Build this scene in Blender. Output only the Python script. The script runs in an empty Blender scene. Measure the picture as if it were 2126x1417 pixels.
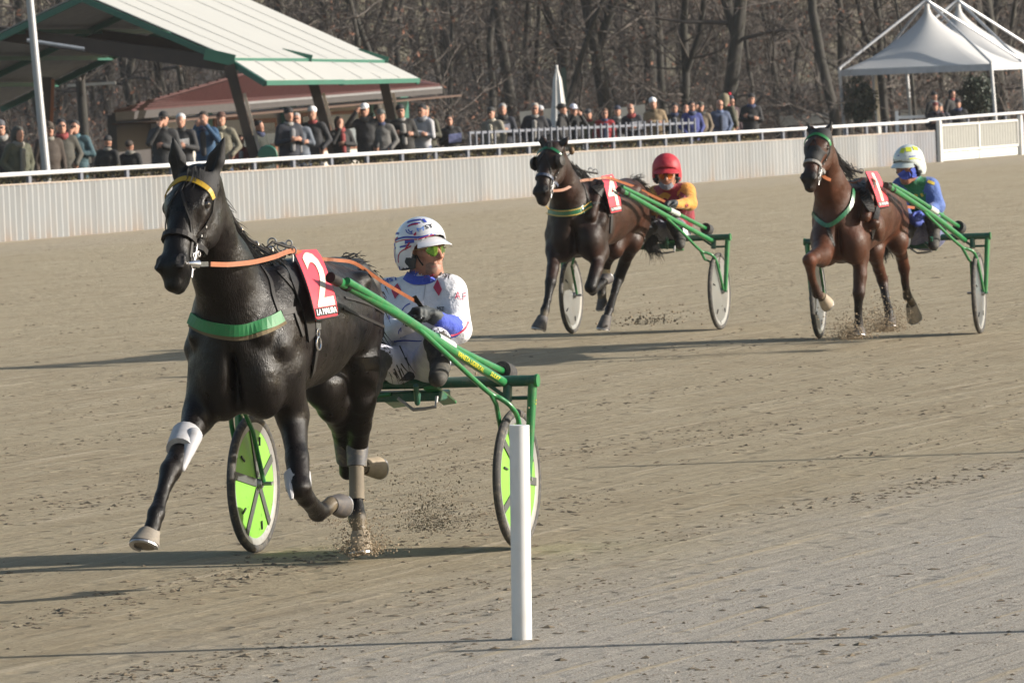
import bpy, bmesh, math, random
import numpy as np
from mathutils import Vector, Matrix, Quaternion
from mathutils.bvhtree import BVHTree

random.seed(7)
rng = np.random.default_rng(7)
SC = bpy.context.scene
COL = SC.collection

# ------------------------------------------------------------------ camera
FPX, HC = 12500.0, 2.33          # focal length in photo pixels, camera height
PITCH = math.atan(541.0 / FPX)
RHO = 0.04                       # camera roll
r0 = Vector((1, 0, 0)); u0 = Vector((0, math.sin(PITCH), math.cos(PITCH)))
CF = Vector((0, math.cos(PITCH), -math.sin(PITCH)))
CR = r0 * math.cos(RHO) - u0 * math.sin(RHO)
CU = u0 * math.cos(RHO) + r0 * math.sin(RHO)
CP = Vector((0, 0, HC))
cd = bpy.data.cameras.new('camera'); cam = bpy.data.objects.new('camera', cd); COL.objects.link(cam)
cam.matrix_world = Matrix(((CR.x, CU.x, -CF.x, CP.x), (CR.y, CU.y, -CF.y, CP.y), (CR.z, CU.z, -CF.z, CP.z), (0, 0, 0, 1)))
cd.sensor_width = 36; cd.lens = 36 * FPX / 2126; cd.clip_start = 1; cd.clip_end = 3000
cd.dof.use_dof = True; cd.dof.focus_distance = 30.0; cd.dof.aperture_fstop = 16
SC.camera = cam

# ------------------------------------------------------------------ sky and sun
SUN_EL, SUN_AZ = math.radians(18.5), math.radians(93)      # azimuth from +Y towards +X
w = bpy.data.worlds.new('World'); SC.world = w; w.use_nodes = True
nt = w.node_tree; bg = nt.nodes['Background']
sky = nt.nodes.new('ShaderNodeTexSky'); sky.sky_type = 'NISHITA'; sky.sun_disc = False
sky.sun_elevation = SUN_EL; sky.sun_rotation = SUN_AZ; sky.air_density = 1.2; sky.dust_density = 1.6
nt.links.new(sky.outputs[0], bg.inputs[0]); bg.inputs[1].default_value = 0.085
ld = bpy.data.lights.new('sun', 'SUN'); ld.energy = 4.8; ld.angle = math.radians(0.55); ld.color = (1, 0.93, 0.83)
sun = bpy.data.objects.new('sun', ld); COL.objects.link(sun)
sv = Vector((math.cos(SUN_EL) * math.sin(SUN_AZ), math.cos(SUN_EL) * math.cos(SUN_AZ), math.sin(SUN_EL)))
sun.rotation_euler = sv.to_track_quat('Z', 'Y').to_euler(); sun.location = sv * 50
SC.view_settings.view_transform = 'Standard'; SC.view_settings.look = 'None'
SC.view_settings.exposure = 0.98; SC.view_settings.gamma = 1; SC.view_settings.use_curve_mapping = False

# ------------------------------------------------------------------ projection helpers
def ray(px, py):
    return CF + CR * ((px - 1063) / FPX) - CU * ((py - 708.5) / FPX)
def at(px, py, y):                       # world point seen at a photo pixel, at distance y
    d = ray(px, py); return CP + d * (y / d.y)
def gnd(px, py, z=0.0):                  # world point of the ground seen at a pixel
    d = ray(px, py); return CP + d * ((z - HC) / d.z)
def proj(p):
    q = Vector(p) - CP; z = q.dot(CF)
    return 1063 + FPX * q.dot(CR) / z, 708.5 - FPX * q.dot(CU) / z

class Frame:                             # local frame: f forward, l left, z up
    def __init__(s, origin, ang):
        s.o = Vector(origin); s.F = Vector((-math.sin(ang), -math.cos(ang), 0)); s.L = Vector((math.cos(ang), -math.sin(ang), 0)); s.ang = ang
    def w(s, f, l, z): return s.o + s.F * f + s.L * l + Vector((0, 0, z))
    def px(s, px, py, f):                # pixel and forward coordinate -> world
        d = ray(px, py); t = (s.o + s.F * f - CP).dot(s.F) / d.dot(s.F); return CP + d * t
    def loc(s, p):
        q = Vector(p) - s.o; return (q.dot(s.F), q.dot(s.L), q.z)

# ------------------------------------------------------------------ objects
def tag(o, label=None, cat=None, group=None, kind=None):
    if label: o['label'] = label
    if cat: o['category'] = cat
    if group: o['group'] = group
    if kind: o['kind'] = kind
    return o
def empty(name, loc=(0, 0, 0), label=None, cat=None, group=None):
    o = bpy.data.objects.new(name, None); COL.objects.link(o); o.location = loc; o.empty_display_size = 0.2
    return tag(o, label, cat, group)
def wmat(o):
    m = o.matrix_basis.copy()
    while o.parent: o = o.parent; m = o.matrix_basis @ m
    return m
def link(name, me, mats=None, parent=None):
    if mats is not None:
        for m in (mats if isinstance(mats, (list, tuple)) else [mats]): me.materials.append(m)
    o = bpy.data.objects.new(name, me); COL.objects.link(o)
    if parent:
        o.parent = parent
        if not getattr(parent, 'is_local_', False): o.matrix_basis = wmat(parent).inverted()
    return o

def mesh(name, verts, faces, smooth=False, mid=None):
    me = bpy.data.meshes.new(name); me.from_pydata([tuple(v) for v in verts], [], faces); 
    if mid is not None: me.polygons.foreach_set('material_index', mid)
    if smooth: me.polygons.foreach_set('use_smooth', [True] * len(me.polygons))
    me.update(); return me

class MB:                                # collects simple solids into one mesh (world coordinates)
    def __init__(s): s.v = []; s.f = []; s.m = []; s.mi = 0
    def add(s, vs, fs):
        n = len(s.v); s.v += [tuple(v) for v in vs]; s.f += [tuple(i + n for i in f) for f in fs]; s.m += [s.mi] * len(fs); return s
    def box(s, c, sx, sy, sz, X=(1, 0, 0), Y=(0, 1, 0), Z=(0, 0, 1)):
        c = Vector(c); X = Vector(X) * sx / 2; Y = Vector(Y) * sy / 2; Z = Vector(Z) * sz / 2
        vs = [c + X * a + Y * b + Z * d for a in (-1, 1) for b in (-1, 1) for d in (-1, 1)]
        return s.add(vs, [(0, 1, 3, 2), (4, 6, 7, 5), (0, 4, 5, 1), (2, 3, 7, 6), (0, 2, 6, 4), (1, 5, 7, 3)])
    def bar(s, a, b, w, h, up=(0, 0, 1)):
        a = Vector(a); b = Vector(b); d = (b - a); L = d.length; d.normalize(); x = d.cross(Vector(up))
        if x.length < 1e-4: x = d.cross(Vector((0, 1, 0)))
        x.normalize(); z = x.cross(d)
        return s.box((a + b) / 2, w, L, h, x, d, z)
    def tube(s, pts, r, n=10, caps=True, flat=None):
        pts = [Vector(p) for p in pts]; N = len(pts)
        rs = r if isinstance(r, (list, tuple)) else [r] * N
        T = [(pts[min(i + 1, N - 1)] - pts[max(i - 1, 0)]).normalized() for i in range(N)]
        x = T[0].orthogonal().normalized() if flat is None else (Vector(flat) - T[0] * Vector(flat).dot(T[0])).normalized()
        vs = []
        for i in range(N):
            x = (x - T[i] * x.dot(T[i])).normalized(); y = T[i].cross(x)
            for k in range(n):
                a = 2 * math.pi * k / n; vs.append(pts[i] + (x * math.cos(a) + y * math.sin(a)) * rs[i])
        fs = [(i * n + k, i * n + (k + 1) % n, (i + 1) * n + (k + 1) % n, (i + 1) * n + k) for i in range(N - 1) for k in range(n)]
        if caps: fs += [tuple(range(n))[::-1], tuple((N - 1) * n + k for k in range(n))]
        return s.add(vs, fs)
    def ribbon(s, pts, nrm, w, t=0.004, ws=None):      # flat strap with thickness, normals given
        pts = [Vector(p) for p in pts]; N = len(pts); vs = []
        for i in range(N):
            T = (pts[min(i + 1, N - 1)] - pts[max(i - 1, 0)]).normalized(); n = Vector(nrm[i]); n = (n - T * n.dot(T))
            if n.length < 1e-5: n = T.orthogonal()
            n.normalize(); x = T.cross(n); hw = (ws[i] if ws else w) / 2
            vs += [pts[i] + x * hw, pts[i] + x * hw + n * t, pts[i] - x * hw + n * t, pts[i] - x * hw]
        fs = [(i * 4 + k, (i + 1) * 4 + k, (i + 1) * 4 + (k + 1) % 4, i * 4 + (k + 1) % 4) for i in range(N - 1) for k in range(4)]
        fs += [(0, 1, 2, 3), tuple((N - 1) * 4 + k for k in (3, 2, 1, 0))]
        return s.add(vs, fs)
    def lathe(s, c, axis, prof, n=24, x=None):           # prof: (radius, offset along axis)
        c = Vector(c); A = Vector(axis).normalized(); X = Vector(x).normalized() if x else A.orthogonal().normalized(); Y = A.cross(X); vs = []
        for r, h in prof:
            for k in range(n):
                a = 2 * math.pi * k / n; vs.append(c + A * h + (X * math.cos(a) + Y * math.sin(a)) * r)
        M = len(prof)
        return s.add(vs, [(i * n + k, i * n + (k + 1) % n, (i + 1) * n + (k + 1) % n, (i + 1) * n + k) for i in range(M - 1) for k in range(n)])
    def ball(s, c, r, n=8, sc=(1, 1, 1)):
        c = Vector(c); prof = [(math.sin(math.pi * i / n) * r + 1e-5, -math.cos(math.pi * i / n) * r) for i in range(n + 1)]
        k0 = len(s.v); s.lathe((0, 0, 0), (0, 0, 1), prof, n + 4)
        for i in range(k0, len(s.v)): v = s.v[i]; s.v[i] = (c.x + v[0] * sc[0], c.y + v[1] * sc[1], c.z + v[2] * sc[2])
        return s
    def plate(s, poly, n, t):                            # polygon extruded along n by t
        n = Vector(n).normalized() * t; poly = [Vector(p) for p in poly]; N = len(poly)
        vs = poly + [p + n for p in poly]
        return s.add(vs, [tuple(range(N))[::-1], tuple(range(N, 2 * N))] + [(i, (i + 1) % N, N + (i + 1) % N, N + i) for i in range(N)])
    def build(s, name, mats, parent=None, smooth=False, bevel=0):
        me = mesh(name, s.v, s.f, False, s.m)
        bm = bmesh.new(); bm.from_mesh(me); bmesh.ops.recalc_face_normals(bm, faces=bm.faces)
        if bevel: bmesh.ops.bevel(bm, geom=bm.edges[:], offset=bevel, segments=1, affect='EDGES')
        bm.to_mesh(me); bm.free()
        if smooth:
            me.polygons.foreach_set('use_smooth', [True] * len(me.polygons)); me.update()
            try: me.set_sharp_from_angle(angle=math.radians(42))
            except Exception: pass
        return link(name, me, mats, parent)

# ------------------------------------------------------------------ materials
def ramp(nt, stops, src, interp='LINEAR'):
    n = nt.nodes.new('ShaderNodeValToRGB'); e = n.color_ramp; e.interpolation = interp
    while len(e.elements) > len(stops): e.elements.remove(e.elements[-1])
    while len(e.elements) < len(stops): e.elements.new(0.5)
    for k, (p, c) in zip(e.elements, stops): k.position = p; k.color = (*c, 1) if len(c) == 3 else c
    nt.links.new(src, n.inputs[0]); return n.outputs[0]
def noise(nt, scale, detail=4, vec=None, rough=0.55):
    n = nt.nodes.new('ShaderNodeTexNoise'); n.inputs['Scale'].default_value = scale; n.inputs['Detail'].default_value = detail; n.inputs['Roughness'].default_value = rough
    if vec is not None: nt.links.new(vec, n.inputs['Vector'])
    return n.outputs[0]
def coords(nt, kind='Object', scale=(1, 1, 1), rot=(0, 0, 0)):
    t = nt.nodes.new('ShaderNodeTexCoord'); m = nt.nodes.new('ShaderNodeMapping'); m.inputs['Scale'].default_value = scale; m.inputs['Rotation'].default_value = rot
    nt.links.new(t.outputs[kind], m.inputs[0]); return m.outputs[0]
def mixc(nt, a, b, fac, mode='MIX'):
    n = nt.nodes.new('ShaderNodeMix'); n.data_type = 'RGBA'; n.blend_type = mode
    for sock, val in ((n.inputs[6], a), (n.inputs[7], b)):
        if isinstance(val, (tuple, list)): sock.default_value = (*val, 1)
        else: nt.links.new(val, sock)
    if isinstance(fac, (int, float)): n.inputs[0].default_value = fac
    else: nt.links.new(fac, n.inputs[0])
    return n.outputs[2]
_mats = {}
def mat(name, col, rough=0.6, metal=0.0, var=0.15, vs=6.0, bump=0.0, bs=60.0, spec=0.5, dirt=None, dirt_amt=0.4, scale=(1, 1, 1), sheen=0, coat=0, trans=0, sss=0):
    if name in _mats: return _mats[name]
    m = bpy.data.materials.new(name); m.use_nodes = True; nt = m.node_tree; b = nt.nodes['Principled BSDF']
    v = coords(nt, 'Object', scale)
    c = tuple(col)
    n1 = noise(nt, vs, 5, v)
    base = ramp(nt, [(0.25, tuple(x * (1 - var) for x in c)), (0.75, tuple(min(1, x * (1 + var)) for x in c))], n1)
    if dirt:
        n2 = noise(nt, vs * 2.3, 6, v, 0.7)
        f = ramp(nt, [(0.48, (0, 0, 0)), (0.75, (dirt_amt,) * 3)], n2)
        base = mixc(nt, base, dirt, f)
    nt.links.new(base, b.inputs['Base Color'])
    b.inputs['Roughness'].default_value = rough; b.inputs['Metallic'].default_value = metal
    b.inputs['Specular IOR Level'].default_value = spec
    b.inputs['Sheen Weight'].default_value = sheen; b.inputs['Coat Weight'].default_value = coat
    b.inputs['Transmission Weight'].default_value = trans; b.inputs['Subsurface Weight'].default_value = sss
    if bump:
        bn = nt.nodes.new('ShaderNodeBump'); bn.inputs['Strength'].default_value = 1; bn.inputs['Distance'].default_value = bump
        nt.links.new(noise(nt, bs, 4, v), bn.inputs['Height']); nt.links.new(bn.outputs[0], b.inputs['Normal'])
    _mats[name] = m; return m

# ------------------------------------------------------------------ implicit bodies: smooth union of tapered bones, meshed by surface nets
class SDF:
    def __init__(s): s.P = []
    def bone(s, a, b, ra, rb, k=0.04, side=None, fa=1.0, fb=None, m=0, bias=0.0):
        s.P.append(('b', np.array(a, float), np.array(b, float), ra, rb, k, None if side is None else np.array(Vector(side).normalized()), fa, fa if fb is None else fb, m, bias)); return s
    def chain(s, pts, rs, k=0.04, **kw):
        for i in range(len(pts) - 1): s.bone(pts[i], pts[i + 1], rs[i], rs[i + 1], k, **kw)
        return s
    def ell(s, c, r, ax=None, k=0.05, m=0, sub=False, bias=0.0):
        R = np.eye(3) if ax is None else np.array([list(Vector(a).normalized()) for a in ax])
        s.P.append(('e', np.array(c, float), R, np.array(r, float), k, m, sub, bias)); return s
    @staticmethod
    def dist(p, X):
        if p[0] == 'b':
            _, a, b, ra, rb, k, side, fa, fb, m, bias = p
            ab = b - a; L2 = max(float(ab @ ab), 1e-9); q = X - a
            t = np.clip((q @ ab) / L2, 0, 1); q = q - t[..., None] * ab
            if side is not None:
                ff = fa + (fb - fa) * t; qs = q @ side; q = q + (qs * (1 / ff - 1))[..., None] * side
            return np.sqrt((q * q).sum(-1)) - (ra + (rb - ra) * t)
        _, c, R, r, k, m, sub, bias = p
        q = (X - c) @ R.T; k0 = np.sqrt(((q / r) ** 2).sum(-1)) + 1e-9; k1 = np.sqrt(((q / r ** 2) ** 2).sum(-1)) + 1e-9
        return k0 * (k0 - 1) / k1
    def bounds(s, p):
        if p[0] == 'b':
            mx = max(p[3], p[4]) * max(1, p[7], p[8]); return np.minimum(p[1], p[2]) - mx, np.maximum(p[1], p[2]) + mx
        mx = p[3].max(); return p[1] - mx, p[1] + mx
    def mesh(s, name, h, smooth_iters=1):
        lo = np.min([s.bounds(p)[0] for p in s.P if not (p[0] == 'e' and p[6])], 0) - 3 * h
        hi = np.max([s.bounds(p)[1] for p in s.P if not (p[0] == 'e' and p[6])], 0) + 3 * h
        n = np.ceil((hi - lo) / h).astype(int) + 1
        G = np.full(n, 0.5, np.float32); RM = np.full(n, 9.0, np.float32); ID = np.zeros(n, np.int16)
        for p in s.P:
            k = p[5] if p[0] == 'b' else p[4]; m = p[9] if p[0] == 'b' else p[5]; bias = p[10] if p[0] == 'b' else p[7]
            a, b = s.bounds(p); mg = k * 1.2 + 2 * h
            i0 = np.clip(np.floor((a - mg - lo) / h).astype(int), 0, n - 1); i1 = np.clip(np.ceil((b + mg - lo) / h).astype(int) + 1, 1, n)
            sl = tuple(slice(i0[j], i1[j]) for j in range(3))
            X = np.stack(np.meshgrid(*[lo[j] + h * np.arange(i0[j], i1[j]) for j in range(3)], indexing='ij'), -1)
            d = s.dist(p, X).astype(np.float32); g = G[sl]
            if p[0] == 'e' and p[6]:                    # smooth subtraction
                d = -d; hh = np.clip(0.5 - 0.5 * (g - d) / k, 0, 1); G[sl] = g + (d - g) * hh + k * hh * (1 - hh); 
                if m >= 0:
                    I = ID[sl]; u = (-d) < 0.004; I[u] = m; ID[sl] = I
            else:
                hh = np.clip(0.5 + 0.5 * (g - d) / k, 0, 1); G[sl] = g * (1 - hh) + d * hh - k * hh * (1 - hh)
                R = RM[sl]; dd = d - bias; u = dd < R; R[u] = dd[u]; RM[sl] = R; I = ID[sl]; I[u] = m; ID[sl] = I
        return surface_nets(name, G, ID, lo, h, smooth_iters)

def surface_nets(name, G, ID, lo, h, iters=1):
    S = G < 0; n = G.shape
    c = [S[i:n[0] - 1 + i, j:n[1] - 1 + j, k:n[2] - 1 + k] for i in (0, 1) for j in (0, 1) for k in (0, 1)]
    cnt = sum(x.astype(np.int8) for x in c); A = np.argwhere((cnt > 0) & (cnt < 8))
    vid = np.full((n[0] - 1, n[1] - 1, n[2] - 1), -1, np.int64); vid[A[:, 0], A[:, 1], A[:, 2]] = np.arange(len(A))
    acc = np.zeros((len(A), 3)); num = np.zeros(len(A))
    offs = [(i, j, k) for i in (0, 1) for j in (0, 1) for k in (0, 1)]
    for x in range(8):
        for y in range(x + 1, 8):
            a, b = np.array(offs[x]), np.array(offs[y])
            if np.abs(a - b).sum() != 1: continue
            ga = G[A[:, 0] + a[0], A[:, 1] + a[1], A[:, 2] + a[2]]; gb = G[A[:, 0] + b[0], A[:, 1] + b[1], A[:, 2] + b[2]]
            u = (ga < 0) != (gb < 0); t = np.where(u, ga / np.where(u, ga - gb, 1), 0)
            acc[u] += (a + t[:, None] * (b - a))[u]; num[u] += 1
    V = lo + h * (A + acc / np.maximum(num, 1)[:, None])
    F = []
    for ax in range(3):
        sl0 = [slice(1, n[j] - 1) for j in range(3)]; sl1 = list(sl0); sl0[ax] = slice(0, n[ax] - 1); sl1[ax] = slice(1, n[ax])
        s0 = S[tuple(sl0)]; s1 = S[tuple(sl1)]; E = np.argwhere(s0 != s1); fl = s0[E[:, 0], E[:, 1], E[:, 2]]
        o = np.ones(3, int); o[ax] = 0; E = E + o
        b1, b2 = [j for j in range(3) if j != ax]; d1 = np.eye(3, dtype=int)[b1]; d2 = np.eye(3, dtype=int)[b2]
        q = [vid[tuple((E - x).T)] for x in (0 * d1, d1, d1 + d2, d2)]; q = np.stack(q, 1)
        flip = fl if ax != 1 else ~fl
        q[flip] = q[flip][:, ::-1]; F.append(q)
    F = np.concatenate(F)[:, ::-1]
    for _ in range(iters):                              # light Laplacian smoothing
        ac = np.zeros_like(V); ct = np.zeros(len(V))
        for i in range(4):
            np.add.at(ac, F[:, i], V[F[:, (i + 1) % 4]] + V[F[:, (i - 1) % 4]]); np.add.at(ct, F[:, i], 2)
        V = V * 0.4 + 0.6 * ac / np.maximum(ct, 1)[:, None]
    fid = ID[A[F[:, 0], 0], A[F[:, 0], 1], A[F[:, 0], 2]]
    me = bpy.data.meshes.new(name); me.vertices.add(len(V)); me.vertices.foreach_set('co', V.ravel())
    me.loops.add(len(F) * 4); me.loops.foreach_set('vertex_index', F.ravel().astype(np.int32))
    me.polygons.add(len(F)); me.polygons.foreach_set('loop_start', np.arange(0, len(F) * 4, 4, dtype=np.int32))
    me.polygons.foreach_set('material_index', fid.astype(np.int32)); me.polygons.foreach_set('use_smooth', np.ones(len(F), bool))
    me.update(calc_edges=True); return me
def bvh_of(me): return BVHTree.FromPolygons([v.co for v in me.vertices], [tuple(p.vertices) for p in me.polygons])
def hit(bvhs, px, py, off=0.004):
    d = ray(px, py).normalized(); best = None
    for b in (bvhs if isinstance(bvhs, (list, tuple)) else [bvhs]):
        h = b.ray_cast(CP, d)
        if h[0] is not None and (best is None or h[3] < best[2]): best = (h[0], h[1], h[3])
    if best is None: return None, None
    n = best[1]; n = n if n.dot(d) < 0 else -n
    return best[0] + n * off, n
def interp(pts, n):                                     # Catmull-Rom through points of any dimension
    P = np.array(pts, float); N = len(P); out = []
    for i in range(n):
        t = i / (n - 1) * (N - 1); k = min(int(t), N - 2); u = t - k
        a, b, c, d = P[max(k - 1, 0)], P[k], P[k + 1], P[min(k + 2, N - 1)]
        out.append(0.5 * ((2 * b) + (-a + c) * u + (2 * a - 5 * b + 4 * c - d) * u * u + (-a + 3 * b - 3 * c + d) * u ** 3))
    return np.array(out)
def strap(name, bvhs, path, w, m, parent, n=None, t=0.004, off=0.003, free=None):
    """strap laid on the body along a line given in photo pixels"""
    n = n or max(6, int(sum(math.dist(path[i][:2], path[i + 1][:2]) for i in range(len(path) - 1)) / 6))
    P = interp(path, n); pts = []; ns = []
    for x, y in P[:, :2]:
        p, nn = hit(bvhs, x, y, off)
        if p is None:
            if not pts: continue
            yy = pts[-1].y; p = at(x, y, yy); nn = ns[-1]
        pts.append(p); ns.append(nn)
    if len(pts) < 2: return None
    for _ in range(2):
        pts = [pts[0]] + [(pts[i - 1] + pts[i] * 2 + pts[i + 1]) / 4 for i in range(1, len(pts) - 1)] + [pts[-1]]
        ns = [ns[0]] + [(ns[i - 1] + ns[i] * 2 + ns[i + 1]).normalized() for i in range(1, len(ns) - 1)] + [ns[-1]]
    return MB().ribbon(pts, ns, w, t).build(name, m, parent, smooth=False)
def text_mesh(body, extrude=0.0, sub=0.0):
    cu = bpy.data.curves.new('lettering', 'FONT'); cu.body = body; cu.resolution_u = 3; cu.fill_mode = 'FRONT'
    cu.align_x = 'LEFT'; ob = bpy.data.objects.new('lettering', cu)
    COL.objects.link(ob); dg = bpy.context.evaluated_depsgraph_get(); dg.update(); me = bpy.data.meshes.new_from_object(ob.evaluated_get(dg))
    bpy.data.objects.remove(ob); bpy.data.curves.remove(cu)
    vs = np.array([v.co[:] for v in me.vertices]); fs = [tuple(p.vertices) for p in me.polygons]
    lo, hi = vs.min(0), vs.max(0); uv = (vs[:, :2] - lo[:2]) / (hi[:2] - lo[:2]); return uv, fs
def decal_text(name, body, corner, bvhs, m, parent, off=0.005, fn=None, t=0.0015, thick=0.0):
    """lettering printed on a surface; corners (bl, br, tr, tl) in photo pixels, or fn(u, v) -> world"""
    uv, fs = text_mesh(body)
    me = bpy.data.meshes.new(name); me.from_pydata([(a, b, 0) for a, b in uv], [], fs)
    bm = bmesh.new(); bm.from_mesh(me)
    if thick:
        bmesh.ops.remove_doubles(bm, verts=bm.verts, dist=1e-5)
        bm.normal_update(); nb = [(v, [f for f in v.link_edges if f.is_boundary]) for v in bm.verts]; mv = {}
        for v, es in nb:
            if len(es) < 2: continue
            d = Vector((0, 0, 0))
            for e in es:
                f = e.link_faces[0]; c = f.calc_center_median(); ev = (e.verts[1].co - e.verts[0].co).normalized(); mid = (e.verts[0].co + e.verts[1].co) / 2
                nn = Vector((ev.y, -ev.x, 0)); nn = nn if nn.dot(mid - c) > 0 else -nn; d += nn
            if d.length: mv[v] = d.normalized() * thick
        for v, d in mv.items(): v.co += Vector((d.x, d.y * 0.5, 0))
    bmesh.ops.triangulate(bm, faces=bm.faces)
    for _ in range(2): bmesh.ops.subdivide_edges(bm, edges=[e for e in bm.edges if e.calc_length() > 0.12], cuts=1)
    bmesh.ops.triangulate(bm, faces=bm.faces)
    last = None; dead = []
    for v in bm.verts:
        u, w_ = v.co.x, v.co.y
        if fn: p = fn(u, w_)
        else:
            bl, br, tr, tl = [Vector(c) for c in corner]
            q = (bl * (1 - u) + br * u) * (1 - w_) + (tl * (1 - u) + tr * u) * w_; p, _n = hit(bvhs, q.x, q.y, off)
        if p is None: dead.append(v); continue
        v.co = p
    bmesh.ops.delete(bm, geom=dead, context='VERTS'); bm.to_mesh(me); bm.free(); return link(name, me, m, parent)
def decal_poly(name, poly, bvhs, m, parent, off=0.004, step=5.0):
    """printed patch on a surface, outline in photo pixels"""
    bm = bmesh.new(); f = bm.faces.new([bm.verts.new((x, y, 0)) for x, y in poly])
    bmesh.ops.triangulate(bm, faces=bm.faces)
    for _ in range(3): bmesh.ops.subdivide_edges(bm, edges=[e for e in bm.edges if e.calc_length() > step], cuts=1); bmesh.ops.triangulate(bm, faces=bm.faces)
    dead = []
    for v in bm.verts:
        p, _n = hit(bvhs, v.co.x, v.co.y, off)
        if p is None: dead.append(v)
        else: v.co = p
    bmesh.ops.delete(bm, geom=dead, context='VERTS'); me = bpy.data.meshes.new(name); bm.to_mesh(me); bm.free()
    me.polygons.foreach_set('use_smooth', [True] * len(me.polygons)); return link(name, me, m, parent)
# ------------------------------------------------------------------ shared materials
BLACK = mat('black_leather', (0.010, 0.009, 0.009), 0.58, spec=.3, var=0.3, vs=40, dirt=(0.12, 0.09, 0.06), dirt_amt=0.25)
GREENP = mat('green_paint', (0.012, 0.15, 0.042), 0.33, var=0.12, vs=12, dirt=(0.20, 0.16, 0.10), dirt_amt=0.35, coat=0.3)
DGREENP = mat('dark_green_paint', (0.010, 0.075, 0.045), 0.45, var=0.15, vs=12, dirt=(0.16, 0.12, 0.08), dirt_amt=0.4)
GREENL = mat('green_strap', (0.010, 0.15, 0.04), 0.55, var=0.12, vs=20, dirt=(0.1, 0.1, 0.06), dirt_amt=0.3)
ORANGEL = mat('orange_leather', (0.26, 0.085, 0.035), 0.5, var=0.2, vs=30)
TANL = mat('tan_leather', (0.22, 0.10, 0.06), 0.55, var=0.2, vs=30)
CHROME = mat('chrome', (0.7, 0.7, 0.72), 0.18, 1.0, var=0.05)
STEEL = mat('dull_steel', (0.32, 0.32, 0.33), 0.4, 0.8, var=0.2, vs=20)
HOOFM = mat('hoof_horn', (0.30, 0.24, 0.17), 0.7, var=0.3, vs=14, dirt=(0.36, 0.29, 0.19), dirt_amt=0.6)
DHOOF = mat('dark_hoof', (0.055, 0.05, 0.05), 0.7, var=0.3, vs=14, dirt=(0.2, 0.16, 0.11), dirt_amt=0.4)
WHITEW = mat('white_boot', (0.34, 0.34, 0.36), 0.6, var=0.12, vs=20, dirt=(0.25, 0.2, 0.14), dirt_amt=0.4)
PINK = mat('pink_vinyl', (0.72, 0.065, 0.085), 0.45, var=0.05, vs=8, spec=0.35)
NUMW = mat('cream_print', (0.66, 0.61, 0.46), 0.55, var=0.04)
BLKP = mat('black_print', (0.015, 0.015, 0.018), 0.5, var=0.1)
WHTP = mat('white_print', (0.75, 0.75, 0.75), 0.5, var=0.04)
YELP = mat('yellow_print', (0.75, 0.62, 0.03), 0.5, var=0.1)
EYE = mat('horse_eye', (0.01, 0.006, 0.004), 0.06, coat=1)
YELB = mat('yellow_leather', (0.36, 0.22, 0.008), 0.55, var=0.15, vs=30)
BLUEP = mat('blue_print', (0.03, 0.05, 0.30), 0.5, var=0.1)
REDP = mat('red_print', (0.35, 0.012, 0.05), 0.5, var=0.1)

def coat_mat(name, body, points, rough=0.38, sheen=0.0, spec=0.30):
    m = bpy.data.materials.new(name); m.use_nodes = True; nt = m.node_tree; b = nt.nodes['Principled BSDF']
    at_ = nt.nodes.new('ShaderNodeAttribute'); at_.attribute_name = 'points'
    du = nt.nodes.new('ShaderNodeAttribute'); du.attribute_name = 'dust'
    v = coords(nt, 'Object', (1, 1, 1))
    n1 = noise(nt, 3.5, 6, v, 0.6)
    c = ramp(nt, [(0.25, tuple(x * 0.6 for x in body)), (0.5, body), (0.75, (body[0] * 1.9, body[1] * 1.55, body[2] * 1.4))], n1)
    c = mixc(nt, c, points, at_.outputs['Fac'])
    c = mixc(nt, c, (0.30, 0.24, 0.16), du.outputs['Fac'])
    nt.links.new(c, b.inputs['Base Color'])
    hv = coords(nt, 'Object', (60, 60, 14)); hn = noise(nt, 3.0, 3, hv, 0.7)
    vn = noise(nt, 6.5, 4, v, 0.5)
    b1 = nt.nodes.new('ShaderNodeBump'); b1.inputs['Distance'].default_value = 0.0025; nt.links.new(hn, b1.inputs['Height'])
    b2 = nt.nodes.new('ShaderNodeBump'); b2.inputs['Distance'].default_value = 0.022; b2.inputs['Strength'].default_value = 0.6; nt.links.new(vn, b2.inputs['Height']); nt.links.new(b1.outputs[0], b2.inputs['Normal'])
    nt.links.new(b2.outputs[0], b.inputs['Normal'])
    rr = ramp(nt, [(0.32, (rough - 0.07,) * 3), (0.68, (rough + 0.22,) * 3)], noise(nt, 14, 5, v, .65)); nt.links.new(rr, b.inputs['Roughness'])
    b.inputs['Specular IOR Level'].default_value = spec; b.inputs['Sheen Weight'].default_value = sheen
    return m

def hair(name, roots, flow, m, parent, n=120, length=0.12, w=0.004, spread=0.03, curl=0.02, seed=1):
    """tapered locks: roots = list of points, flow = direction for a point index 0..1"""
    R = random.Random(seed); mb = MB(); K = len(roots)
    for i in range(n):
        t = R.random() * (K - 1); k = min(int(t), K - 2); p = Vector(roots[k]).lerp(Vector(roots[k + 1]), t - k)
        p = p + Vector((R.gauss(0, 1), R.gauss(0, 1), R.gauss(0, 1))) * spread * 0.4
        d = flow(t / (K - 1)).normalized(); L = length * R.uniform(0.6, 1.25); pts = [p]; S = 5
        dv = Vector((R.gauss(0, 1), R.gauss(0, 1), R.gauss(0, 1))) * 0.28
        for s in range(1, S):
            u = s / (S - 1); d2 = (d + dv * u + Vector((0, 0, -0.6)) * u * curl * 20).normalized(); pts.append(pts[-1] + d2 * L / (S - 1))
        mb.tube(pts, [w * (1 - 0.85 * s / (S - 1)) for s in range(S)], 3, caps=False)
    return mb.build(name, m, parent)

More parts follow.
